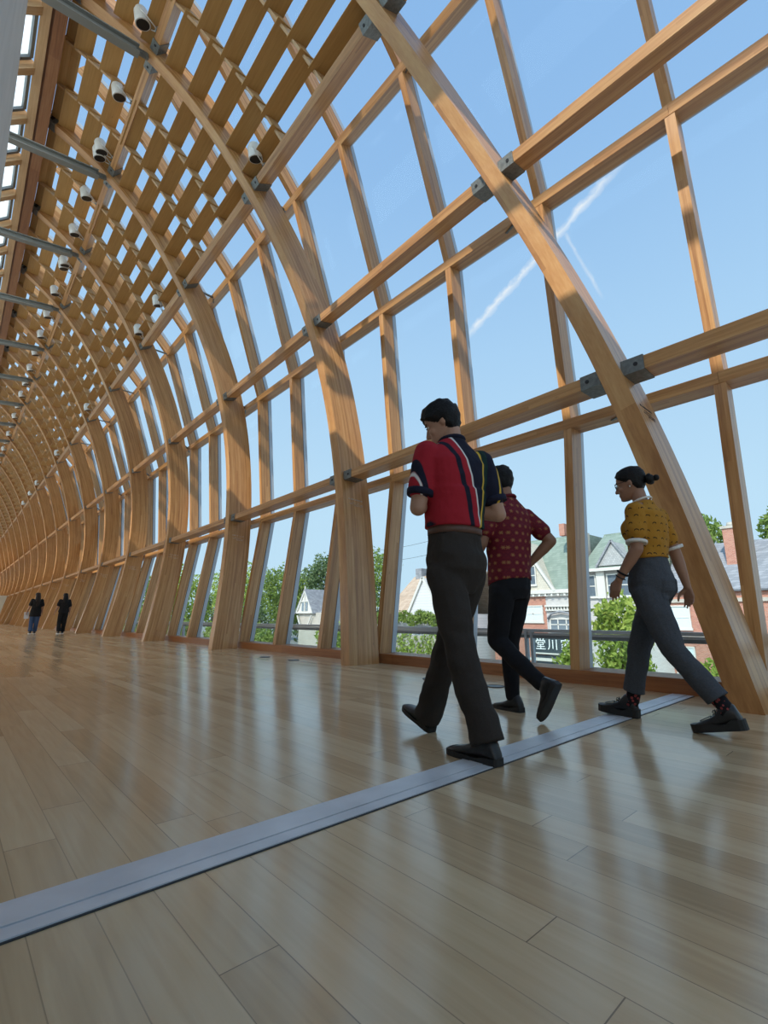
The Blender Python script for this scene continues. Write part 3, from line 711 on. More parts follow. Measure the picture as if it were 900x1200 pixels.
def crescents(t, P, sx, nz):
    cc = N(t, 'ShaderNodeCombineXYZ'); t.links.new(flatu(t, P, sx), cc.inputs[0]); t.links.new(sx.outputs[2], cc.inputs[2])
    v = VM(t, 'MULTIPLY', cc.outputs[0], (1 / .062, 0, 1 / .050)).outputs[0]; s2 = N(t, 'ShaderNodeSeparateXYZ'); t.links.new(v, s2.inputs[0])
    row = M(t, 'FLOOR', s2.outputs[2]); u = M(t, 'ADD', s2.outputs[0], M(t, 'MULTIPLY', M(t, 'MODULO', M(t, 'ABSOLUTE', row), 2.0), .45))
    fu = M(t, 'SUBTRACT', M(t, 'FRACT', u), .5); fv = M(t, 'SUBTRACT', M(t, 'FRACT', s2.outputs[2]), .45)
    r1 = M(t, 'SQRT', M(t, 'ADD', M(t, 'MULTIPLY', fu, fu), M(t, 'MULTIPLY', fv, fv))); g = M(t, 'ADD', fv, .10); r2 = M(t, 'SQRT', M(t, 'ADD', M(t, 'MULTIPLY', fu, fu), M(t, 'MULTIPLY', g, g)))
    f = M(t, 'MULTIPLY', M(t, 'LESS_THAN', r1, .21), M(t, 'GREATER_THAN', r2, .17))
    return mixc(t, f, (.40, .19, .025), (.035, .02, .012))
MT['yellowtee'] = fabric('mustard_cotton', (.4, .19, .02), build=crescents, rough=.9)
MT['whiterib'] = fabric('white_rib_trim', (.62, .60, .56))
MT['charcoal'] = fabric('charcoal_wool', (.030, .024, .020), (.044, .036, .031), 160)
MT['blackjean'] = fabric('black_denim', (.008, .008, .010), (.015, .015, .018), 200)
MT['greydenim'] = fabric('washed_grey_denim', (.040, .044, .054), (.085, .092, .105), 120)
MT['bluedenim'] = fabric('blue_denim', (.035, .065, .14), (.06, .10, .2), 80)
MT['blackcloth'] = fabric('black_jersey', (.010, .010, .011))
def sockm(t, P, sx, nz):
    v = N(t, 'ShaderNodeTexVoronoi'); v.inputs['Scale'].default_value = 38; t.links.new(P, v.inputs['Vector'])
    return mixc(t, M(t, 'LESS_THAN', v.outputs['Distance'], .36), (.012, .011, .014), (.30, .06, .06))
MT['sock'] = fabric('black_sock_with_red_pattern', (.02, .02, .02), build=sockm)

def person(root, heading, label, group=None):
    e = empty('person', (*root, 0)); e.rotation_euler = (0, 0, -R(heading)); tag(e, label, 'person', group); return e
def torso(mb, pel, waist, chest, neck, k=1.0, inf=0.0, z0=-.12, hip=1.0, chestw=1.0, zmin=-9):
    """trunk from the crotch to the base of the neck following the spine"""
    pel, waist, chest, neck = V(pel), V(waist), V(chest), V(neck)
    rows = []
    for (c, dz, a, b) in ((pel, z0, .120 * hip, .095), (pel, -.06, .165 * hip, .118), (pel, .02, .170 * hip, .120), (waist, 0, .150, .105), (waist.lerp(chest, .5), 0, .160 * chestw, .112), (chest, 0, .180 * chestw, .118), (chest, .09, .190 * chestw, .112), (chest.lerp(neck, .66), .0, .165 * chestw, .092), (chest.lerp(neck, .86), 0, .100 * chestw, .072), (neck, 0, .058, .060)):
        rows.append((c.x, c.y, c.z + dz * k, a * k + inf, b * k + inf))
    rows = sorted((r for r in rows if r[2] > zmin), key=lambda r: r[2]); loft(mb, rows)

# --- man in the striped polo
def man_polo():
    p = person((2.13, 1.83), 8, 'person in a red and navy striped polo and dark trousers, walking with head bowed')
    pel, wst, cst, nk = (0, -.115, .99), (0, -.115, 1.17), (0, -.135, 1.45), (0, -.112, 1.715)
    hc = V((-.008, -.045, 1.838)); Rm = headmat(38, -24)
    shL, elL, wrL = (-.18, -.10, 1.60), (-.245, -.085, 1.265), (-.035, .085, 1.355); shR, elR, wrR = (.185, -.16, 1.595), (.25, -.225, 1.262), (.10, .0, 1.32)
    mb = MB(); torso(mb, pel, wst, cst, nk); head(mb, hc, Rm, 1.06); capsule(mb, (0, -.115, 1.66), .062, hc + Rm @ V((0, -.025, -.075)), .056)
    for s, e, w_ in ((shL, elL, wrL), (shR, elR, wrR)):
        capsule(mb, s, .060, e, .046); e2 = V(e).lerp(V(w_), .3); capsule(mb, e, .046, e2, .045); capsule(mb, e2, .045, w_, .028)
    hand(mb, wrL, (.45, .75, .25), (.5, -.35, .6), (0, .2, 1), 1.05, 30); hand(mb, wrR, (-.5, .8, .2), (-.3, -.2, .7), (-.4, 0, 1), 1.05, 30)
    legs = [((-.085, -.115, .97), (-.09, -.225, .50), (-.09, -.385, .10)), ((.085, -.115, .97), (.09, .065, .50), (.09, .275, .085))]
    for h, k_, a in legs: capsule(mb, h, .072, k_, .056); capsule(mb, k_, .056, a, .038)
    solidify(mb, 'body', MT['skin_tan'], p, .0065, 3)
    mw = eyes(hc, Rm, p, 1.06)
    local(mw, 'eyebrows', MT['hair_black'], p)
    local(hair_cap(hc, Rm, 1.06, .070, -.012, -.095, .020, 3, .012, 38), 'hair', MT['hair_black'], p)
    # polo shirt
    mb = MB(); torso(mb, (0, -.115, 1.02), (0, -.115, 1.19), cst, (0, -.115, 1.70), 1.04, .012, zmin=1.18)
    loft(mb, [(0, -.115, 1.165, .180, .140), (0, -.118, 1.25, .182, .142), (0, -.13, 1.38, .192, .145)])
    for s, e in ((shL, elL), (shR, elR)):
        m_ = V(s).lerp(V(e), .66); capsule(mb, V(s) + V((0, 0, -.01)), .080, V(s).lerp(V(e), .35), .080); capsule(mb, V(s).lerp(V(e), .3), .080, m_, .076)
    sh = solidify(mb, 'polo_shirt', MT['polo'], p, .008, 4, wrinkle(.005, 9, (1, 1, 1.4)))
    mb = MB(); mb.tube([V((.072 * math.cos(a), -.113 + .070 * math.sin(a), 1.700 - .012 * math.sin(a))) for a in np.linspace(0, 2 * math.pi, 25)], .014, 8); local(mb, 'collar', MT['navyknit'], sh)
    for s, e in ((shL, elL), (shR, elR)):
        mb = MB(); a, b = V(s).lerp(V(e), .70), V(s).lerp(V(e), .80); mb.tube([a, a.lerp(b, .5), b], [.0785, .078, .075], 20); local(mb, 'cuff', MT['navyknit'], sh)['label'] = 'navy ribbed cuff'
    mb = MB(); loft(mb, [(0, -.115, 1.125, .166, .128), (0, -.115, 1.168, .166, .128)]); local(mb, 'belt', MT['belt'], p)['label'] = 'brown belt'
    mb = MB(); loft(mb, [(0, -.115, .80, .10, .09), (0, -.115, .86, .15, .12), (0, -.12, .93, .178, .142), (0, -.12, 1.0, .180, .140), (0, -.115, 1.08, .168, .128), (0, -.115, 1.135, .162, .123)])
    for (h, k_, a), sg in zip(legs, (-1, 1)):
        k_, a = V(k_), V(a); h = V(h) + V((sg * .004, 0, -.06)); chain(mb, [h, h.lerp(k_, .5), k_], [.108, .096, .084]); d = (a - k_); e = k_ + d * 1.03
        chain(mb, [k_, k_.lerp(e, .5)], [.084, .078]); mb.tube([k_.lerp(e, .35), k_.lerp(e, .7), e], [.078, .079, .082], 16)
    solidify(mb, 'trousers', MT['charcoal'], p, .008, 4, wrinkle(.012, 7, (1, 1, 1.2)))
    for heel, toe, up in (((-.085, -.455, .004), (-.105, -.135, .0), (0, .05, 1)), ((.09, .235, .0), (.085, .495, .10), (0, -.35, 1))):
        mu, ms = shoe(heel, toe, up, .050, .088, .024); s_ = local(mu, 'shoe', MT['leather'], p); local(ms, 'sole', MT['rubber'], s_)
    ph = empty('phone', p.matrix_basis @ V((-.012, .16, 1.40)))
    return p, p.matrix_basis
p1, mw1 = man_polo()
bpy.data.objects.remove(bpy.data.objects['phone'])
mb = MB(); PM = Matrix.Translation((2.13, 1.83, 0)) @ Matrix.Rotation(-R(8), 4, 'Z')
o_ = PM @ V((.015, .155, 1.415)); ax = (PM.to_3x3() @ V((.15, .75, .62))).normalized(); an = (PM.to_3x3() @ V((-.2, -.65, .72))).normalized(); ax = (ax - an * ax.dot(an)).normalized()
ph = empty('phone', o_); mb.beam(o_ - ax * .075, o_ + ax * .075, an, .074, .009); mb.build('case', MT['black'], ph, loc=o_)
mb = MB(); mb.beam(o_ - ax * .07, o_ + ax * .07, an, .068, .001, off=(0, .0052)); mb.build('screen', mat('phone_screen', (.55, .58, .6), .15), ph, loc=o_)
tag(ph, 'phone held in both hands by the person in the striped polo', 'phone')

# --- man in the dark red patterned shirt
def man_red():
    p = person((3.1, 2.1), 8, 'person in a dark red patterned short-sleeved shirt and black trousers, mid-stride')
    pel, wst, cst, nk = (0, -.10, .93), (0, -.105, 1.10), (0, -.12, 1.34), (0, -.115, 1.565)
    hc = V((0, -.055, 1.70)); Rm = headmat(8, -12)
    shL, elL, wrL = (-.18, -.10, 1.455), (-.235, -.06, 1.20), (-.18, .12, 1.06); shR, elR, wrR = (.168, -.150, 1.440), (.285, -.275, 1.235), (.19, -.13, 1.06)
    mb = MB(); torso(mb, pel, wst, cst, nk, .95); head(mb, hc, Rm, 1.0); capsule(mb, (0, -.115, 1.52), .058, hc + Rm @ V((0, -.025, -.07)), .053)
    for s, e, w_ in ((shL, elL, wrL), (shR, elR, wrR)):
        capsule(mb, s, .058, e, .044); e2 = V(e).lerp(V(w_), .3); capsule(mb, e, .044, e2, .043); capsule(mb, e2, .043, w_, .027)
    hand(mb, wrL, (.2, .8, -.5), (.8, -.2, 0), (0, .5, .8), 1.0, 25); hand(mb, wrR, (-.35, .55, -.75), (-.8, -.1, .2), (0, .7, .5), 1.0, 22)
    legs = [((-.085, -.10, .90), (-.09, -.03, .50), (-.09, -.395, .24)), ((.085, -.09, .90), (.09, .01, .48), (.09, .012, .09))]
    for h, k_, a in legs: capsule(mb, h, .08, k_, .054); capsule(mb, k_, .054, a, .037)
    solidify(mb, 'body', MT['skin_brown'], p, .0065, 3); local(eyes(hc, Rm, p), 'eyebrows', MT['hair_black'], p)
    local(hair_cap(hc, Rm, 1.0, .070, -.005, -.09, .018, 11, .010, 42), 'hair', MT['hair_black'], p)
    mb = MB(); torso(mb, pel, wst, cst, (0, -.115, 1.555), .98, .012, zmin=1.0)
    loft(mb, [(0, -.10, .915, .172, .135), (0, -.103, 1.02, .172, .135), (0, -.11, 1.15, .176, .135), (0, -.118, 1.3, .186, .138)], tilt=-.25)
    for s, e in ((shL, elL), (shR, elR)): capsule(mb, V(s) + V((0, 0, -.012)), .070, V(s).lerp(V(e), .62), .071)
    sh = solidify(mb, 'patterned_shirt', MT['motif'], p, .008, 4, wrinkle(.006, 9, (1, 1, 1.2)))
    mb = MB(); mb.tube([V((.066 * math.cos(a), -.112 + .066 * math.sin(a), 1.560 - .015 * math.sin(a))) for a in np.linspace(0, 2 * math.pi, 25)], .013, 8); local(mb, 'collar', MT['motif'], sh)
    mb = MB(); loft(mb, [(0, -.10, .80, .125, .10), (0, -.10, .87, .162, .130), (0, -.10, .95, .164, .128), (0, -.10, 1.03, .155, .118)])
    for (h, k_, a), sg in zip(legs, (-1, 1)):
        k_, a = V(k_), V(a); h = V(h) + V((sg * .004, 0, -.05)); chain(mb, [h, h.lerp(k_, .5), k_], [.098, .086, .070]); chain(mb, [k_, k_.lerp(a, .5), k_.lerp(a, .97)], [.070, .062, .052])
    solidify(mb, 'trousers', MT['blackjean'], p, .008, 3, wrinkle(.006, 11))
    for heel, toe, up in (((-.095, -.535, .255), (-.085, -.375, .012), (0, .85, .55)), ((.09, -.075, .0), (.085, .19, .0), (0, 0, 1))):
        mu, ms = shoe(heel, toe, up, .046, .082, .026); s_ = local(mu, 'boot', MT['leather'], p); local(ms, 'sole', MT['rubber'], s_)
man_red()

# --- woman in the mustard tee
def woman_yellow():
    p = person((3.5, 1.17), 0, 'person in a mustard ringer tee and grey jeans with a low bun and glasses')
    pel, wst, cst, nk = (0, .005, .90), (0, -.005, 1.075), (0, -.015, 1.28), (0, -.005, 1.465)
    hc = V((0, .055, 1.600)); Rm = headmat(6, -10)
    shL, elL, wrL = (-.155, -.005, 1.375), (-.20, -.005, 1.105), (-.205, .125, .915); shR, elR, wrR = (.155, -.045, 1.375), (.225, -.105, 1.095), (.255, -.14, .875)
    mb = MB(); torso(mb, pel, wst, cst, nk, .87, hip=1.1, chestw=.95); head(mb, hc, Rm, .95); capsule(mb, (0, -.002, 1.42), .050, hc + Rm @ V((0, -.025, -.07)), .046)
    for s, e, w_ in ((shL, elL, wrL), (shR, elR, wrR)):
        capsule(mb, s, .050, e, .040); e2 = V(e).lerp(V(w_), .3); capsule(mb, e, .040, e2, .039); capsule(mb, e2, .039, w_, .024)
    hand(mb, wrL, (-.03, .38, -.9), (.9, -.2, 0), (.1, .8, .4), .93, 16); hand(mb, wrR, (.03, -.04, -1), (-.9, .2, 0), (0, .9, 0), .93, 20)
    legs = [((-.08, .0, .87), (-.085, -.105, .475), (-.085, -.35, .15)), ((.08, .01, .87), (.085, .15, .47), (.085, .235, .11))]
    for h, k_, a in legs: capsule(mb, h, .080, k_, .052); capsule(mb, k_, .052, a, .034)
    solidify(mb, 'body', MT['skin_mid'], p, .006, 3); local(eyes(hc, Rm, p, .95), 'eyebrows', MT['hair_black'], p)
    hr = local(hair_cap(hc, Rm, .95, .074, .0, -.075, .012, 21, .004, 40), 'hair', MT['hair_black'], p)
    P = lambda x, y, z: hc + Rm @ V((x * .95, y * .95, z * .95))
    mb = MB(); ellipsoid(mb, P(0, -.128, -.010), (.040, .032, .036), Rm, 16, 10); ellipsoid(mb, P(.012, -.168, -.012), (.022, .022, .022), Rm, 12, 8); mb.tube([P(.034 * math.cos(a), -.126 + .012 * math.sin(a * 2), -.010 + .032 * math.sin(a)) for a in np.linspace(0, 6.28, 20)], .011, 8)
    local(mb, 'bun', MT['hair_black'], hr)
    mb = MB()
    for s in (-1, 1):
        mb.tube([P(s * (.033 + .024 * math.cos(a)), .108 - .010 * abs(s * (.033 + .024 * math.cos(a))) / .05, .002 + .020 * math.sin(a)) for a in np.linspace(0, 2 * math.pi, 21)], .0022, 6)
        mb.tube([P(s * .057, .097, .008), P(s * .075, .06, .010), P(s * .080, -.005, .006)], .002, 6)
    mb.tube([P(-.010, .110, .006), P(.010, .110, .006)], .002, 6); local(mb, 'glasses', MT['black'], p)
    mb = MB(); ellipsoid(mb, P(-.085, -.004, -.040), (.005, .005, .006)); local(mb, 'earring', MT['whitelamp'], p)
    mb = MB(); torso(mb, (0, .0, .98), wst, cst, (0, -.004, 1.455), .90, .012, zmin=1.06, chestw=.97)
    loft(mb, [(0, -.003, 1.055, .155, .118), (0, -.006, 1.12, .153, .116), (0, -.012, 1.2, .158, .120), (0, -.014, 1.3, .164, .120)])
    for s in (-1, 1): ellipsoid(mb, (s * .062, .072, 1.255), (.068, .060, .085))
    for s, e in ((shL, elL), (shR, elR)): capsule(mb, V(s) + V((0, 0, -.01)), .066, V(s).lerp(V(e), .60), .064)
    sh = solidify(mb, 'ringer_tee', MT['yellowtee'], p, .0075, 4, wrinkle(.006, 9, (1, 1, 1.3)))
    mb = MB(); mb.tube([V((.058 * math.cos(a), -.002 + .060 * math.sin(a), 1.462 - .018 * math.sin(a))) for a in np.linspace(0, 2 * math.pi, 25)], .008, 8); local(mb, 'neck_trim', MT['whiterib'], sh)['label'] = 'white neck trim'
    for s, e in ((shL, elL), (shR, elR)):
        mb = MB(); a, b = V(s).lerp(V(e), .80), V(s).lerp(V(e), .87); mb.tube([a, b], [.066, .0645], 20); local(mb, 'sleeve_trim', MT['whiterib'], sh)['label'] = 'white sleeve trim'
    mb = MB(); loft(mb, [(0, .0, .78, .125, .10), (0, -.005, .84, .168, .135), (0, -.008, .90, .172, .138), (0, -.003, .98, .155, .118), (0, -.005, 1.075, .138, .104)])
    for (h, k_, a), sg in zip(legs, (-1, 1)):
        k_, a = V(k_), V(a); h = V(h) + V((sg * .006, 0, -.05)); chain(mb, [h, h.lerp(k_, .5), k_], [.102, .088, .074]); e = k_.lerp(a, .84)
        mb.tube([k_.lerp(a, -.05), k_.lerp(a, .3), k_.lerp(a, .6), e], [.073, .068, .067, .069], 16)
    jn = solidify(mb, 'jeans', MT['greydenim'], p, .0075, 3, wrinkle(.006, 10))
    from mathutils.bvhtree import BVHTree
    bv = BVHTree.FromPolygons([v.co[:] for v in jn.data.vertices], [q.vertices[:] for q in jn.data.polygons])
    for sx_ in (-.075, .075):
        mb = MB()
        def on(u, v):
            x = sx_ + u * .052 * (1 - .12 * v); z = .915 - v * .125 - (.02 * (1 - abs(u)) if v > .9 else 0); h_ = bv.ray_cast(V((x, -.6, z)), V((0, 1, 0)))[0]; return (h_ or V((x, -.14, z))) + V((0, -.004, 0))
        g = [[on(-1 + 2 * i / 8, j / 8) for i in range(9)] for j in range(9)]
        for j in range(8):
            for i in range(8): mb.face([g[j][i], g[j][i + 1], g[j + 1][i + 1], g[j + 1][i]], smooth=True)
        local(mb, 'back_pocket', MT['greydenim'], jn)
    for (h, k_, a) in legs:
        k_, a = V(k_), V(a); mb = MB(); mb.tube([k_.lerp(a, .78), a, a + V((0, .02, -.03))], [.045, .042, .044], 14); local(mb, 'sock', MT['sock'], p)['label'] = 'black sock with red pattern'
    for heel, toe, up in (((-.085, -.435, .055), (-.085, -.165, .002), (0, .2, 1)), ((.085, .205, .0), (.085, .47, .022), (0, -.08, 1))):
        mu, ms = shoe(heel, toe, up, .052, .105, .045); s_ = local(mu, 'shoe', MT['leather'], p); local(ms, 'sole', MT['rubber'], s_)
        hv, tv = V(heel), V(toe); d = (tv - hv).normalized(); u = V(up).normalized(); mb = MB(); lc = hv + d * .125 + u * .100
        for k in range(3): q = lc + d * (.016 * k) - u * .012 * k; mb.tube([q + V((-.028, 0, -.012)), q + V((0, .002, .003)), q + V((.028, 0, -.012))], .003, 6)
        for sg in (-1, 1): mb.tube([lc, lc + V((sg * .016, .01, .010)), lc + V((sg * .030, .012, .0)), lc + V((sg * .012, .004, -.004))], .0028, 6)
        local(mb, 'laces', MT['blackcloth'], s_)
        mb = MB(); q = hv + d * .19 + u * .069; mb.beam(q - d * .026 + u * .010, q + d * .028 - u * .009, u, .045, .006); local(mb, 'tongue_plate', MT['steel'], s_)['label'] = 'shiny lace cover'
    for i, (f, r_, m) in enumerate(((.80, .034, 'blackcloth'), (.93, .031, 'black'))):
        c = V(elL).lerp(V(wrL), f); d = (V(wrL) - V(elL)).normalized(); a_ = d.cross(V((1, 0, 0))).normalized(); b_ = d.cross(a_)
        mb = MB(); mb.tube([c + (a_ * math.cos(t_) + b_ * math.sin(t_)) * r_ for t_ in np.linspace(0, 2 * math.pi, 21)], .0065 if i == 0 else .004, 8); local(mb, 'bracelet', MT[m], p)['label'] = 'black wristband' if i == 0 else 'thin black bracelet'
woman_yellow()

# --- two people far along the gallery
def far_person(root, heading, label, jeans, long_top, haircol, hairlen, H):
    k = H / 1.65; p = person(root, heading, label, 'people walking away down the gallery'); J = lambda *q: tuple(x * k for x in q)
    mb = MB(); torso(mb, J(0, 0, .90), J(0, 0, 1.07), J(0, -.01, 1.27), J(0, 0, 1.44), .88 * k); hc = V(J(0, .02, 1.555)); Rm = headmat(4, -4); head(mb, hc, Rm, .93 * k); capsule(mb, J(0, 0, 1.40), .05, hc + V((0, -.02, -.07)), .047)
    arms = [(J(-.16, 0, 1.36), J(-.23, -.03, 1.11), J(-.29, .02, .90)), (J(.16, 0, 1.36), J(.215, -.03, 1.10), J(.225, .03, .88))]
    for s, e, w_ in arms: capsule(mb, s, .05, e, .04); capsule(mb, e, .04, w_, .026); hand(mb, w_, (V(w_) - V(e)), (1, 0, 0), (0, 1, 0), .92, 20)
    legs = [(J(-.08, 0, .86), J(-.09, .06, .47), J(-.10, -.06, .09)), (J(.08, 0, .86), J(.085, .04, .47), J(.085, .14, .08))]
    for h, q, a in legs: capsule(mb, h, .08, q, .055); capsule(mb, q, .055, a, .036)
    solidify(mb, 'body', MT['skin_mid'], p, .010, 2); local(eyes(hc, Rm, p, .93), 'eyebrows', haircol, p)
    hr = hair_cap(hc, Rm, .95 * k, .07, -.01, -.11, .016, 5, .005, 40)
    mb2 = MB(); z1 = hairlen * k; loft(mb2, [(0, -.05 * k, 1.58 * k, .080, .07), (0, -.065 * k, 1.50 * k, .090, .065), (0, -.085 * k, 1.40 * k, .098, .05), (0, -.105 * k, (1.30 + z1) / 2, .085, .036), (0, -.115 * k, z1, .045, .022)])
    h_ = local(hr, 'hair', haircol, p); solidify(mb2, 'long_hair', haircol, h_, .012, 2, wrinkle(.006, 30, (1, 1, .15)))
    mb = MB(); torso(mb, J(0, 0, .95), J(0, 0, 1.07), J(0, -.01, 1.27), J(0, 0, 1.43), .92 * k, .012, zmin=.9 * k)
    zb = (.70 if long_top else .86) * k; loft(mb, [(0, 0, zb, .20 if long_top else .17, .15), (0, 0, .92 * k, .185, .145), (0, 0, 1.1 * k, .165, .125), (0, -.01, 1.28 * k, .170, .125)])
    for s, e, w_ in arms: capsule(mb, s, .068, V(s).lerp(V(e), .75), .068)
    solidify(mb, 'black_top', MT['blackcloth'], p, .012, 3, wrinkle(.007, 8))
    mb = MB(); loft(mb, [(0, 0, .78 * k, .13, .10), (0, 0, .85 * k, .17, .13), (0, 0, .95 * k, .155, .12)])
    for h, q, a in legs: chain(mb, [V(h) + V((0, 0, -.05)), q], [.10, .078]); mb.tube([q, V(q).lerp(V(a), .5), V(q).lerp(V(a), .95)], [.078, .074, .078], 12)
    solidify(mb, 'trousers', jeans, p, .012, 2)
    for h, q, a in legs:
        mu, ms = shoe((a[0], a[1] - .07, 0), (a[0], a[1] + .18, 0), (0, 0, 1), .045, .08, .022); s_ = local(mu, 'shoe', MT['leather'], p); local(ms, 'sole', MT['whitelamp'], s_)['label'] = 'pale sole'
    return p
far_person((2.78, 24.17), -4, 'person with long brown hair, a long black top and blue jeans, far down the gallery', MT['bluedenim'], True, MT['hair_brown'], 1.12, 1.62)
far_person((3.62, 23.41), -4, 'person all in black with long black hair, walking away far down the gallery', MT['blackcloth'], False, MT['hair_black'], 1.16, 1.60)
mb = MB(); o_ = V((2.50, 24.20, .74)); q = [o_ + V((-.08, 0, -.15)), o_ + V((.08, .03, -.13)), o_ + V((.07, .03, .13)), o_ + V((-.09, 0, .12))]; mb.sections([q, [x + V((0, .004, 0)) for x in q]])
tag(mb.build('paper', mat('white_paper', (.7, .72, .75), .7), loc=o_), 'white paper sheet held by the far person in blue jeans', 'paper')
# ------------------------------------------------------------------ spotlights, floor outlets
def spotlight(P, t, o, label, detail):
    e = empty('spotlight', P); q = P + t * .30 - o * .04; dn = V((.28, .12, -.95)).normalized()
    mb = MB(); a, b = q - dn * .12, q + dn * .14
    mb.tube([a - dn * .03, a, a + dn * .05, b - dn * .01, b], [.05, .09, .118, .126, .124], 16); mb.build('housing', MT['whitelamp'], e, loc=P)
    mb = MB(); mb.tube([b - dn * .004, b + dn * .004], .108, 16); mb.build('lens', MT['black'], e, loc=P)
    mb = MB(); s_ = dn.cross(t).normalized(); mb.tube([q + s_ * .13, q + s_ * .14 - t * .1, P + s_ * .03 - o * .02], .010, 6); mb.tube([q - s_ * .13, q - s_ * .14 - t * .1, P - s_ * .03 - o * .02], .010, 6); mb.build('yoke', MT['whitelamp'], e, loc=P)
    mb = MB(); mb.disc(P - t * .0 - o * .0, t, .045, .03); mb.build('mount', MT['steel'], e, loc=P)
    tag(e, label, 'spotlight', 'white spotlights on the louver purlins')
def spots(n, k, fs):
    for i, f in enumerate(fs):
        m = n + f; tn = curve(m).tan(k); P = S(m, k, .10) + tn * .068
        near = ORD[n] if f < .5 else ORD[n + 1]; extra = '' if i == 0 or abs(fs[i] - fs[i - 1]) > .1 else ', twin'
        spotlight(P, tn, OUT(m, k), 'white spotlight on %s purlin %s, nearer the %s%s' % ('upper louver' if k == 4 else 'louver-edge', bayname(n), near, extra), n < 6)
for n, fs in ((1, (.30, .86)), (2, (.36, .84, .90)), (3, (.34, .82)), (4, (.30, .36, .84)), (5, (.34, .84)), (6, (.34, .84)), (7, (.32, .38, .84)), (8, (.34, .84)), (9, (.34, .84)), (10, (.34, .84)), (11, (.3, .84)), (12, (.3, .84))): spots(n, 4, fs)
for n, fs in ((1, (.84,)), (3, (.38, .86)), (5, (.80,)), (7, (.78,)), (9, (.78,)), (10, (.7,)), (11, (.7,))): spots(n, 3, fs)
for (x, y), lab in (((4.17, 7.60), 'round floor outlet left of the second rib, the farther of the pair'), ((4.21, 6.75), 'round floor outlet left of the second rib, the nearer of the pair'), ((4.09, 3.73), 'round floor outlet beyond the legs of the man in the polo'), ((4.13, 2.91), 'round floor outlet beside the boots of the man in dark red')):
    e = empty('floor_outlet', (x, y, 0)); mb = MB(); mb.disc((x, y, .0), (0, 0, 1), .085, .004, 28); mb.build('cover', MT['steel'], e, loc=e.location)
    mb = MB(); mb.tube([(x + .085 * math.cos(a), y + .085 * math.sin(a), .003) for a in np.linspace(0, 2 * math.pi, 33)], .005, 6); mb.build('ring', MT['gasket'], e, loc=e.location)
    tag(e, lab, 'floor outlet', 'round floor outlets along the glass wall')

# ------------------------------------------------------------------ guard rail outside the glass
gr = empty('guard_rail', (5.78, 20, 0))
mb = MB(); mb.box((5.74, -6, .475), (5.84, 104, .515)); mb.box((5.755, -6, .44), (5.825, 104, .468)); mb.build('top_rail', MT['alu'], gr, loc=gr.location)
mb = MB(); mb.box((5.765, -6, .40), (5.80, 104, .44)); mb.build('lower_rail', mat('dark_grey_aluminium', (.20, .225, .25), .4, .3), gr, loc=gr.location)
mb = MB(); mb.box((5.775, -6, .03), (5.787, 104, .40)); mb.build('glass_panel', MT['railglass'], gr, loc=gr.location)
mb = MB(); mb.box((5.74, -6, 0), (5.84, 104, .03)); mb.build('bottom_rail', MT['alu'], gr, loc=gr.location)
for i in range(-1, 30):
    y = 3.49 + 3.1 * i; mb = MB(); mb.box((5.745, y - .06, 0), (5.80, y - .025, .475)); mb.box((5.745, y + .025, 0), (5.80, y + .06, .475)); mb.build('post', MT['alu'], gr, loc=gr.location)
tag(gr, 'low grey metal guard rail with glass panels just outside the window wall', 'guard rail')
mb = MB(); mb.box((5.55, -8, -.4), (6.0, 108, 0)); tag(mb.build('ledge', MT['plaster']), 'narrow outdoor ledge below the guard rail', 'ledge', kind='structure')

# ------------------------------------------------------------------ street side
GZ = -6.5
MT['asphalt'] = noisy('asphalt', (.20, .20, .20), (.27, .27, .265), 3, .9); MT['walk'] = noisy('concrete_walk', (.36, .35, .33), (.44, .43, .41), 2, .9)
mb = MB(); mb.box((7, -60, GZ - .3), (160, 220, GZ)); tag(mb.build('ground', MT['asphalt']), kind='structure')
mb = MB(); mb.box((33, -60, GZ), (39.6, 220, GZ + .15)); tag(mb.build('pavement', MT['walk']), kind='structure')
def bricks(name, c1, c2, mort, w_=.22, h=.075, axis='YZ'):
    m = mat(name, c1, .85, spec=.2); t = m.node_tree; g = N(t, 'ShaderNodeNewGeometry'); sx = N(t, 'ShaderNodeSeparateXYZ'); t.links.new(g.outputs['Position'], sx.inputs[0])
    cv = N(t, 'ShaderNodeCombineXYZ'); t.links.new(M(t, 'ADD', sx.outputs[0], sx.outputs[1]), cv.inputs[0]); t.links.new(sx.outputs[2], cv.inputs[1])
    b = N(t, 'ShaderNodeTexBrick'); b.inputs['Scale'].default_value = 1; b.inputs['Brick Width'].default_value = w_; b.inputs['Row Height'].default_value = h; b.inputs['Mortar Size'].default_value = .008
    b.inputs['Color1'].default_value = (*c1, 1); b.inputs['Color2'].default_value = (*c2, 1); b.inputs['Mortar'].default_value = (*mort, 1); t.links.new(cv.outputs[0], b.inputs['Vector']); t.links.new(b.outputs[0], bsdf(m).inputs['Base Color']); return m
MT['brick'] = bricks('red_brick', (.33, .12, .08), (.42, .18, .12), (.36, .3, .26)); MT['paintbrick'] = bricks('pale_painted_brick', (.42, .41, .40), (.48, .47, .46), (.36, .35, .34))
MT['greenroof'] = bricks('green_shingles', (.17, .22, .185), (.225, .275, .235), (.125, .16, .14), .4, .22); MT['slate'] = bricks('grey_slate', (.19, .20, .22), (.27, .28, .30), (.13, .14, .15), .4, .2)
MT['brownroof'] = bricks('brown_shingles', (.36, .27, .20), (.45, .35, .27), (.25, .19, .14), .4, .2); MT['siding'] = bricks('white_clapboard', (.52, .53, .55), (.56, .57, .59), (.30, .31, .33), 30, .28); MT['scallop'] = bricks('cream_scalloped_shingles', (.46, .43, .36), (.53, .50, .42), (.30, .27, .22), .22, .18); MT['greyscallop'] = bricks('grey_scalloped_shingles', (.30, .31, .31), (.38, .39, .39), (.2, .2, .2), .2, .16)
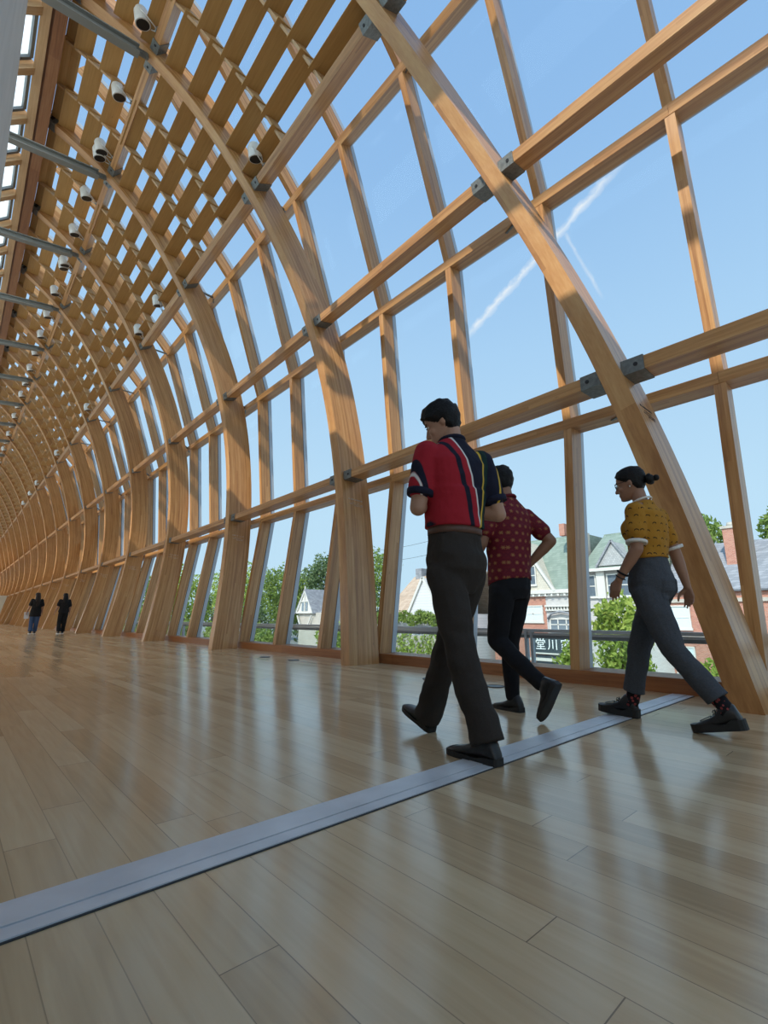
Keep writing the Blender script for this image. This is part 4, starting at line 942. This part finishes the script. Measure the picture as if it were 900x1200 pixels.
MT['trimwhite'] = mat('cream_white_trim', (.52, .51, .47), .6); MT['wglass'] = mat('dark_window_glass', (.10, .13, .16), .1, spec=.8); MT['blind'] = mat('pale_window_blind', (.50, .58, .60), .7); MT['signblack'] = mat('slate_signboard', (.035, .05, .06), .5); MT['signwhite'] = mat('white_sign_lettering', (.75, .78, .78), .5)
MT['stone'] = noisy('weathered_stone', (.34, .32, .28), (.42, .39, .34), 2, .9)
def poly(mb, pts, thick, dirn):
    d = V(dirn); mb.sections([[V(p) for p in pts], [V(p) + d * thick for p in pts]])
def window(parent, x, y0, y1, z0, z1, loc, bars=1, glass='wglass', mid=True):
    mb = MB(); t_ = .10
    mb.box((x - .07, y0, z0), (x + .05, y0 + t_, z1)); mb.box((x - .07, y1 - t_, z0), (x + .05, y1, z1)); mb.box((x - .09, y0 - .05, z0 - .08), (x + .05, y1 + .05, z0 + t_)); mb.box((x - .08, y0, z1 - t_), (x + .05, y1, z1))
    if mid: mb.box((x - .05, y0, (z0 + z1) / 2 - .04), (x + .05, y1, (z0 + z1) / 2 + .04))
    for i in range(1, bars): yb = y0 + (y1 - y0) * i / bars; mb.box((x - .05, yb - .05, z0), (x + .05, yb + .05, z1))
    w_ = mb.build('window', MT['trimwhite'], parent, loc=loc); mb = MB(); mb.box((x - .02, y0 + .03, z0 + .03), (x + .03, y1 - .03, z1 - .03)); g = mb.build('pane', MT[glass], None, loc=loc); g.parent = w_; g.location = (0, 0, 0)
def gable(mb, x0, x1, yc, hw, z0, z1): poly(mb, [(x0, yc - hw, z0), (x0, yc + hw, z0), (x0, yc, z1)], x1 - x0, (1, 0, 0))
def rake(mb, x, yc, hw, z0, z1, w_=.22, d=.25):
    for s in (-1, 1): mb.beam((x, yc + s * (hw + .12), z0 - .12), (x, yc, z1 + .08), (1, 0, 0), w_, d)
# green-roofed shop house with a cream gable
b = empty('shop_house', (40, 23, GZ)); L0 = b.location
mb = MB(); mb.box((40, 22.3, GZ), (50, 28, 2.5)); mb.build('brick_wall', MT['brick'], b, loc=L0)
mb = MB(); mb.box((40, 19.4, GZ), (50, 22.3, 2.5)); mb.build('painted_wall', MT['paintbrick'], b, loc=L0)['label'] = 'pale painted wall'
mb = MB(); mb.box((39.55, 19.3, 2.72), (40.3, 28, 3.05)); mb.box((39.75, 19.4, 2.5), (40.1, 28, 2.72))
for i in range(14): mb.box((39.62, 19.6 + i * .6, 2.48), (40.0, 19.78 + i * .6, 2.74))
mb.build('cornice', MT['trimwhite'], b, loc=L0)
mb = MB(); poly(mb, [(39.9, 19.4, 3.05), (39.9, 28, 3.05), (43, 28, 8.1), (43, 19.4, 8.1)], .2, (1, 0, .2)); mb.box((43, 19.4, 3), (50, 28, 8.2)); mb.build('mansard_roof', MT['greenroof'], b, loc=L0)
mb = MB(); mb.box((39.7, 19.25, 3.0), (43.3, 19.55, 8.25)); mb.build('party_wall', MT['stone'], b, loc=L0)
mb = MB(); gable(mb, 39.75, 43, 24.3, 3.0, 3.05, 7.7); mb.build('gable', MT['scallop'], b, loc=L0)
mb = MB(); rake(mb, 39.65, 24.3, 3.0, 3.05, 7.7); mb.build('bargeboard', MT['trimwhite'], b, loc=L0)
window(b, 39.7, 22.9, 24.0, 3.5, 5.3, L0, 1); window(b, 39.95, 22.6, 24.6, .2, 1.7, L0, 2, 'blind'); window(b, 39.95, 19.7, 22.0, -.5, .55, L0, 3)
mb = MB(); mb.tube([(39.8, 19.6, .5), (39.7, 20.0, .95), (39.65, 20.85, 1.15), (39.7, 21.7, .95), (39.8, 22.1, .5)], .10, 6); mb.build('arch_hood', MT['slate'], b, loc=L0)
mb = MB(); mb.box((39.7, 19.4, 1.55), (40, 22.3, 1.7)); mb.box((39.8, 19.4, 1.2), (40, 22.3, 1.32)); [mb.box((39.8, 19.6 + i * .28, 1.32), (39.95, 19.72 + i * .28, 1.55)) for i in range(10)]; mb.build('shop_frieze', MT['trimwhite'], b, loc=L0)
mb = MB(); mb.box((40.6, 20.3, 7.9), (41.2, 20.8, 9.0)); mb.build('chimney', MT['brick'], b, loc=L0)
mb = MB(); mb.box((39.72, 19.5, -4.6), (39.98, 23.4, -2.6)); mb.build('shop_window', MT['wglass'], b, loc=L0)
mb = MB(); mb.box((39.5, 19.5, -3.1), (40, 24, -2.85)); mb.build('awning', MT['trimwhite'], b, loc=L0)
tag(b, 'shop house with green mansard roof and cream scalloped gable across the street', 'house')
sg = empty('shop_sign', (39.45, 21.8, -1.8)); mb = MB(); mb.box((39.4, 19.6, -2.38), (39.5, 23.75, -1.1)); mb.build('board', MT['signblack'], sg, loc=sg.location)
mb = MB(); mb.box((39.36, 19.6, -2.5), (39.5, 23.75, -2.38)); mb.build('ledge', MT['trimwhite'], sg, loc=sg.location)
def text(body, parent, loc, rot, size, m, name='lettering', ex=.01):
    cu = bpy.data.curves.new(name, 'FONT'); cu.body = body; cu.size = size; cu.extrude = ex; cu.align_x = 'CENTER'; cu.align_y = 'CENTER'
    o = bpy.data.objects.new(name + '_tmp', cu); C.objects.link(o); dg = bpy.context.evaluated_depsgraph_get(); me = bpy.data.meshes.new_from_object(o.evaluated_get(dg)); bpy.data.objects.remove(o)
    me.name = name; me.materials.clear(); me.materials.append(m); o = bpy.data.objects.new(name, me); C.objects.link(o); o.location = loc; o.rotation_euler = rot
    if parent: setparent(o, parent)
    return o
for ch, y, z, s_ in (('\u5802', 22.75, -1.72, 1.05), ('\u5ddd', 21.6, -1.72, 1.0), ('\u5bb6', 20.4, -1.72, 1.0), ('\u4e2d', 23.55, -1.45, .42), ('\u6587', 23.55, -1.98, .42)):
    text(ch, sg, (39.38, y, z), (R(90), 0, R(-90)), s_, MT['signwhite'])['label'] = 'white Chinese character'
tag(sg, 'dark shop sign with white Chinese characters on the green-roofed house', 'sign')
# second green-roofed house with a dormer
b = empty('dormer_house', (41, 16, GZ)); L0 = b.location
mb = MB(); mb.box((41, 12.6, GZ), (50, 19.2, 4.6)); mb.build('wall', MT['paintbrick'], b, loc=L0)
mb = MB(); poly(mb, [(40.6, 12.4, 4.6), (40.6, 19.3, 4.6), (44.5, 18.4, 8.05), (44.5, 13.2, 8.05)], .25, (.6, 0, .6)); mb.box((44.4, 13.2, 4.6), (49, 18.4, 8.15)); mb.build('hip_roof', MT['greenroof'], b, loc=L0)
mb = MB(); gable(mb, 40.7, 43.6, 16.3, 1.35, 4.9, 6.9); mb.build('dormer', MT['greyscallop'], b, loc=L0); mb = MB(); rake(mb, 40.6, 16.3, 1.35, 4.9, 6.9, .14, .2); mb.build('dormer_edge', MT['slate'], b, loc=L0)
mb = MB(); mb.box((40.3, 12.4, 4.45), (41.1, 19.3, 4.7)); mb.box((40.7, 14.4, 2.2), (41.05, 15.0, 4.45)); mb.box((40.7, 17.2, 2.2), (41.05, 17.9, 4.45)); mb.build('eave_trim', MT['trimwhite'], b, loc=L0)
window(b, 40.9, 15.1, 17.1, 2.3, 4.2, L0, 2); window(b, 40.9, 18.0, 19.0, 2.3, 4.2, L0, 1); window(b, 40.9, 12.9, 14.2, 2.3, 4.2, L0, 1)
tag(b, 'pale house with a green hipped roof and grey dormer across the street', 'house')
# brick house with the big chimney
b = empty('brick_house', (40, 8.8, GZ)); L0 = b.location
mb = MB(); mb.box((40, 5.0, GZ), (50, 12.5, 2.4)); mb.build('wall', MT['brick'], b, loc=L0)
mb = MB(); poly(mb, [(39.7, 4.8, 2.4), (39.7, 12.6, 2.4), (45, 12.6, 6.3), (45, 4.8, 6.3)], .2, (-.4, 0, .6)); poly(mb, [(50.3, 4.8, 2.4), (50.3, 12.6, 2.4), (45, 12.6, 6.3), (45, 4.8, 6.3)], .2, (.4, 0, .6)); poly(mb, [(40, 12.3, 2.4), (50, 12.3, 2.4), (45, 12.3, 6.1)], .2, (0, -1, 0)); mb.build('roof', MT['slate'], b, loc=L0)
mb = MB(); mb.box((42.2, 7.75, 2.0), (43.2, 8.8, 7.1)); mb.build('chimney', MT['brick'], b, loc=L0)
mb = MB(); mb.box((42.1, 7.65, 7.1), (43.3, 8.9, 7.3)); mb.tube([(42.7, 8.27, 7.3), (42.7, 8.27, 7.6)], [.35, .28], 12); mb.build('chimney_cap', MT['stone'], b, loc=L0)
window(b, 39.95, 11.0, 12.3, -.2, 1.5, L0, 1, 'blind'); window(b, 39.95, 8.2, 9.6, -.2, 1.5, L0, 1, 'blind'); window(b, 39.95, 11.0, 12.3, -3.4, -1.4, L0, 1, 'blind')
mb = MB(); mb.box((39.85, 5.0, 1.7), (40, 12.5, 1.95)); mb.box((39.85, 5, -.75), (40, 12.5, -.5)); mb.build('stone_band', MT['stone'], b, loc=L0)
tag(b, 'red brick house with a tall brick chimney, seen beside the nearest rib', 'house')
# brown-roofed cottage with white gable
b = empty('cottage', (38, 34, GZ)); L0 = b.location
mb = MB(); mb.box((36, 29, GZ), (44, 39, .95)); mb.build('wall', MT['siding'], b, loc=L0)
mb = MB(); poly(mb, [(35.7, 28.6, .9), (35.7, 39.3, .9), (40, 38.6, 5.1), (40, 28.6, 5.1)], .2, (-.4, 0, .6)); poly(mb, [(44.3, 28.6, .9), (44.3, 39.3, .9), (40, 38.6, 5.1), (40, 28.6, 5.1)], .2, (.4, 0, .6)); mb.build('roof', MT['brownroof'], b, loc=L0)
mb = MB(); gable(mb, 35.3, 39.5, 32.9, 2.15, .9, 4.5); mb.build('gable', MT['siding'], b, loc=L0); mb = MB(); rake(mb, 35.2, 32.9, 2.15, .9, 4.5, .26, .22); mb.build('bargeboard', MT['trimwhite'], b, loc=L0)
mb = MB(); mb.box((39.6, 37.2, 4.2), (40.5, 38.1, 6.1)); mb.build('chimney', MT['slate'], b, loc=L0)
tag(b, 'cottage with brown shingle roof and white clapboard gable behind the man in the polo', 'house')
# timbered gable house
b = empty('gabled_house', (42, 60, GZ)); L0 = b.location; yc, hw, z0, z1 = 61.6, 2.15, 1.3, 4.6
mb = MB(); mb.box((40.3, yc - 8, GZ), (50, yc + 2, 1.3)); mb.build('wall', MT['stone'], b, loc=L0)
mb = MB(); gable(mb, 40, 44, yc, hw, z0, z1); mb.build('gable', MT['trimwhite'], b, loc=L0)
mb = MB()
for s in (-1, 1): mb.beam((39.92, yc + s * hw, z0), (39.92, yc, z1), (1, 0, 0), .2, .2); mb.beam((39.92, yc + s * 1.9, .9), (39.92, yc + s * .9, -.8), (1, 0, 0), .16, .16)
mb.box((39.85, yc - hw, z0 - .1), (40.05, yc + hw, z0 + .12)); mb.box((39.85, yc - 1.2, 2.9), (40.05, yc + 1.2, 3.05)); mb.box((39.87, yc - .08, z0), (40.03, yc + .08, z1 + .6)); mb.build('timbering', MT['trimwhite'], b, loc=L0)
for s in (-1, 1):
    mb = MB(); mb.box((39.93, yc + s * .5 - .28, 1.55), (40.06, yc + s * .5 + .28, 2.75)); mb.build('gable_window', MT['wglass'], b, loc=L0)
mb = MB()
for s in (-1, 1): poly(mb, [(39.8, yc + s * (hw + .3), z0 - .2), (39.8, yc, z1 + .1), (48, yc, z1 + .1), (48, yc + s * (hw + .3), z0 - .2)], .18, (0, s * .5, .5))
poly(mb, [(41, yc - 9, 1.1), (41, yc - 1, 1.1), (45.5, yc - 1, 4.9), (45.5, yc - 9, 4.9)], .2, (-.5, 0, .6)); mb.build('roof', MT['slate'], b, loc=L0)
mb = MB(); mb.box((44.6, yc - 5.6, 4.0), (45.8, yc - 4.1, 6.6)); mb.build('chimney', MT['stone'], b, loc=L0)
tag(b, 'house with a white timbered gable and grey slate roof among trees', 'house')
# trees, hedge and ivy
def leafm(name, a, c):
    m = mat(name, a, .6, spec=.2); t = m.node_tree; g = N(t, 'ShaderNodeNewGeometry'); r = ramp(t, [(0, a), (1, c)]); t.links.new(g.outputs['Random Per Island'], r.inputs[0])
    o = t.nodes['Material Output']; mx = N(t, 'ShaderNodeMixShader'); tl = N(t, 'ShaderNodeBsdfTranslucent'); mx.inputs[0].default_value = .35; t.links.new(r.outputs[0], bsdf(m).inputs['Base Color']); t.links.new(r.outputs[0], tl.inputs[0]); t.links.new(bsdf(m).outputs[0], mx.inputs[1]); t.links.new(tl.outputs[0], mx.inputs[2]); t.links.new(mx.outputs[0], o.inputs[0]); return m
MT['leaf'] = leafm('green_leaves', (.10, .17, .035), (.24, .32, .08)); MT['leafy'] = leafm('bright_green_leaves', (.17, .26, .04), (.36, .44, .10)); MT['leafd'] = leafm('deep_green_leaves', (.06, .11, .04), (.17, .23, .10)); MT['bark'] = noisy('bark', (.10, .075, .055), (.17, .13, .1), 6, .9)
def leaves(mb, blobs, n, size, rnd):
    tot = sum(b[3] * b[4] * b[5] for b in blobs)
    for bx in blobs:
        c = V(bx[:3]); rr = bx[3:]
        for _ in range(int(n * rr[0] * rr[1] * rr[2] / tot)):
            while True:
                p = V((rnd.uniform(-1, 1), rnd.uniform(-1, 1), rnd.uniform(-1, 1)))
                if .25 < p.length < 1: break
            p = p * (.75 + .25 * rnd.random()) if p.length > .8 else p; q = c + V((p.x * rr[0], p.y * rr[1], p.z * rr[2])); s = size * rnd.uniform(.6, 1.3)
            a = V((rnd.gauss(0, 1), rnd.gauss(0, 1), rnd.gauss(0, .6))).normalized(); u = a.orthogonal().normalized(); v = a.cross(u); th = rnd.random() * 6.28; u, v = u * math.cos(th) + v * math.sin(th), v * math.cos(th) - u * math.sin(th)
            mb.face([q - u * s, q + v * s * .45 + a * s * .12, q + u * s, q - v * s * .45 + a * s * .12])
def tree(x, y, ztop, r, h, label, m, n=2600, size=.24, seed=0, zb=None):
    rnd = random.Random(seed); e = empty('street_tree', (x, y, GZ)); zc = ztop - h / 2; blobs = [(x, y, zc, r * .75, r * .75, h * .42)]
    for i in range(11):
        a = rnd.random() * 6.28; q = rnd.uniform(.35, .75) * r; zz = zc + rnd.uniform(-.42, .42) * h; k = rnd.uniform(.3, .5) * (1.1 - abs(zz - zc) / h)
        blobs.append((x + math.cos(a) * q, y + math.sin(a) * q, zz, r * k, r * k, r * k * .9))
    mb = MB(); leaves(mb, blobs, n, size, rnd); mb.build('foliage', m, e, loc=e.location)
    mb = MB(); mb.tube([(x, y, GZ), (x + .1, y, (GZ + zc) / 2), (x, y + .1, zc + h * .2)], [r * .07 + .06, r * .055 + .04, .03], 8)
    for b_ in blobs[1:6]: mb.tube([(x + .05, y, zc - h * .25), (b_[0], b_[1], b_[2])], [.06, .02], 6)
    mb.build('trunk', MT['bark'], e, loc=e.location); tag(e, label, 'tree', 'street trees outside')
tree(52, 73, 14.6, 5.4, 17, 'tall dark green tree above the timbered gable house', MT['leafd'], 4200, .34, 1)
tree(50, 84, 13.2, 6.4, 17, 'broad green tree left of the timbered gable house', MT['leaf'], 4600, .34, 2)
tree(56, 62, 13.5, 4.6, 12, 'pale green tree crown right above the slate roof', MT['leaf'], 2200, .32, 3)
tree(48, 102, 14.2, 7.5, 18, 'bright green tree seen left of the third rib', MT['leafy'], 3600, .36, 4)
tree(46, 128, 14.5, 9.5, 19, 'far green tree seen between the third and fourth ribs', MT['leafy'], 3000, .5, 5)
tree(46, 165, 16.5, 12, 21, 'farthest green tree down the street', MT['leaf'], 2600, .6, 6)
for i, (x_, y_, zt) in enumerate(((80, 96, 9), (82, 118, 10), (80, 140, 11), (84, 170, 12), (86, 205, 13))): tree(x_, y_, zt, 11, 17, 'hazy tree far behind the street trees, %s from the right' % ORD[i + 1], MT['leafd'], 1500, .75, 60 + i)
tree(23, 9.2, 2.5, 1.75, 6.2, 'young bright green street tree behind the woman in yellow', MT['leafy'], 2600, .17, 7)
tree(24, 11.85, .35, 1.15, 3.8, 'small street tree in front of the dark shop sign', MT['leafy'], 1200, .16, 8)
tree(24.5, 6.0, -.6, 1.7, 3.4, 'low bright green tree behind the legs of the woman in yellow', MT['leafy'], 1300, .17, 12)
tree(58, 14.0, 12.6, 3.6, 11, 'leafy tree behind the brick chimney, left of the edge mullion', MT['leaf'], 2600, .3, 9)
tree(57, 6.4, 13.4, 3.8, 12, 'leafy tree at the right edge behind the brick house', MT['leaf'], 2600, .3, 10)
tree(34.5, 42.2, 6.2, 1.2, 3.0, 'slender young tree beside the utility pole', MT['leaf'], 380, .22, 11)
rnd = random.Random(5); mb = MB(); leaves(mb, [(35, 29 + i * 1.05, .55 + .25 * math.sin(i * 2.2), .6, .8, .75) for i in range(11)], 2400, .17, rnd); o_ = mb.build('hedge', MT['leaf'], loc=(35, 34, .5)); tag(o_, 'ivy hedge along the eaves of the brown-roofed cottage', 'hedge')
mb = MB(); leaves(mb, [(31, 24.5 + i * 1.1, -1.6 - .3 * (i % 3), .45, .75, 1.5) for i in range(9)] + [(31, 24.5 + i * 1.1, -4.0, .4, .75, 1.6) for i in range(9)], 3400, .17, rnd); hb = empty('ivy_wall', (31, 29, GZ)); mb.build('ivy', MT['leafy'], hb, loc=hb.location); mb = MB(); mb.box((31.1, 24, GZ), (31.4, 34.4, -.9)); mb.build('wall', MT['stone'], hb, loc=hb.location); tag(hb, 'low garden wall covered in bright ivy below the cottage', 'wall')
for i, (x_, y_, zt) in enumerate(((37, 46, .6), (37, 51, .2), (37.5, 68, -.2), (38, 75, .4), (38, 83, -.3), (38, 92, .2), (38, 102, 0), (38, 114, .4), (38, 128, .3), (38, 145, .5))):
    rnd = random.Random(40 + i); mb = MB(); leaves(mb, [(x_, y_ + rnd.uniform(-2, 2) * (1 + i * .12), zt - 1.6 + rnd.uniform(-1.8, .4), 1.1, 1.6 + .15 * i, 1.7) for _ in range(6)], 900, .24 + .02 * i, rnd)
    tag(mb.build('shrub', MT['leafy' if i % 2 else 'leaf'], loc=(x_, y_, zt - 3)), 'roadside shrub low behind the guard rail, %s counting away from the cottage' % ORD[i + 1], 'shrub', 'roadside shrubs')
e = empty('utility_pole', (34, 43.4, GZ)); mb = MB(); mb.tube([(34, 43.4, GZ), (34, 43.4, 8.4)], [.16, .11], 10); mb.build('pole', MT['bark'], e, loc=e.location); mb = MB(); mb.box((33.9, 42.2, 7.0), (34.1, 44.4, 7.15)); mb.build('cross_arm', MT['bark'], e, loc=e.location); tag(e, 'wooden utility pole right of the second rib', 'utility pole')
for z, lab in ((8.25, 'upper overhead wire behind the man in the polo'), (6.95, 'lower overhead wire behind the man in the polo')):
    mb = MB(); mb.tube([(34, 43.4 - i * 1.45, z - .55 * math.sin(math.pi * i / 10) * .8 - i * .02) for i in range(11)], .016, 5); tag(mb.build('overhead_wire', MT['gasket'], loc=(34, 36, z)), lab, 'wire')
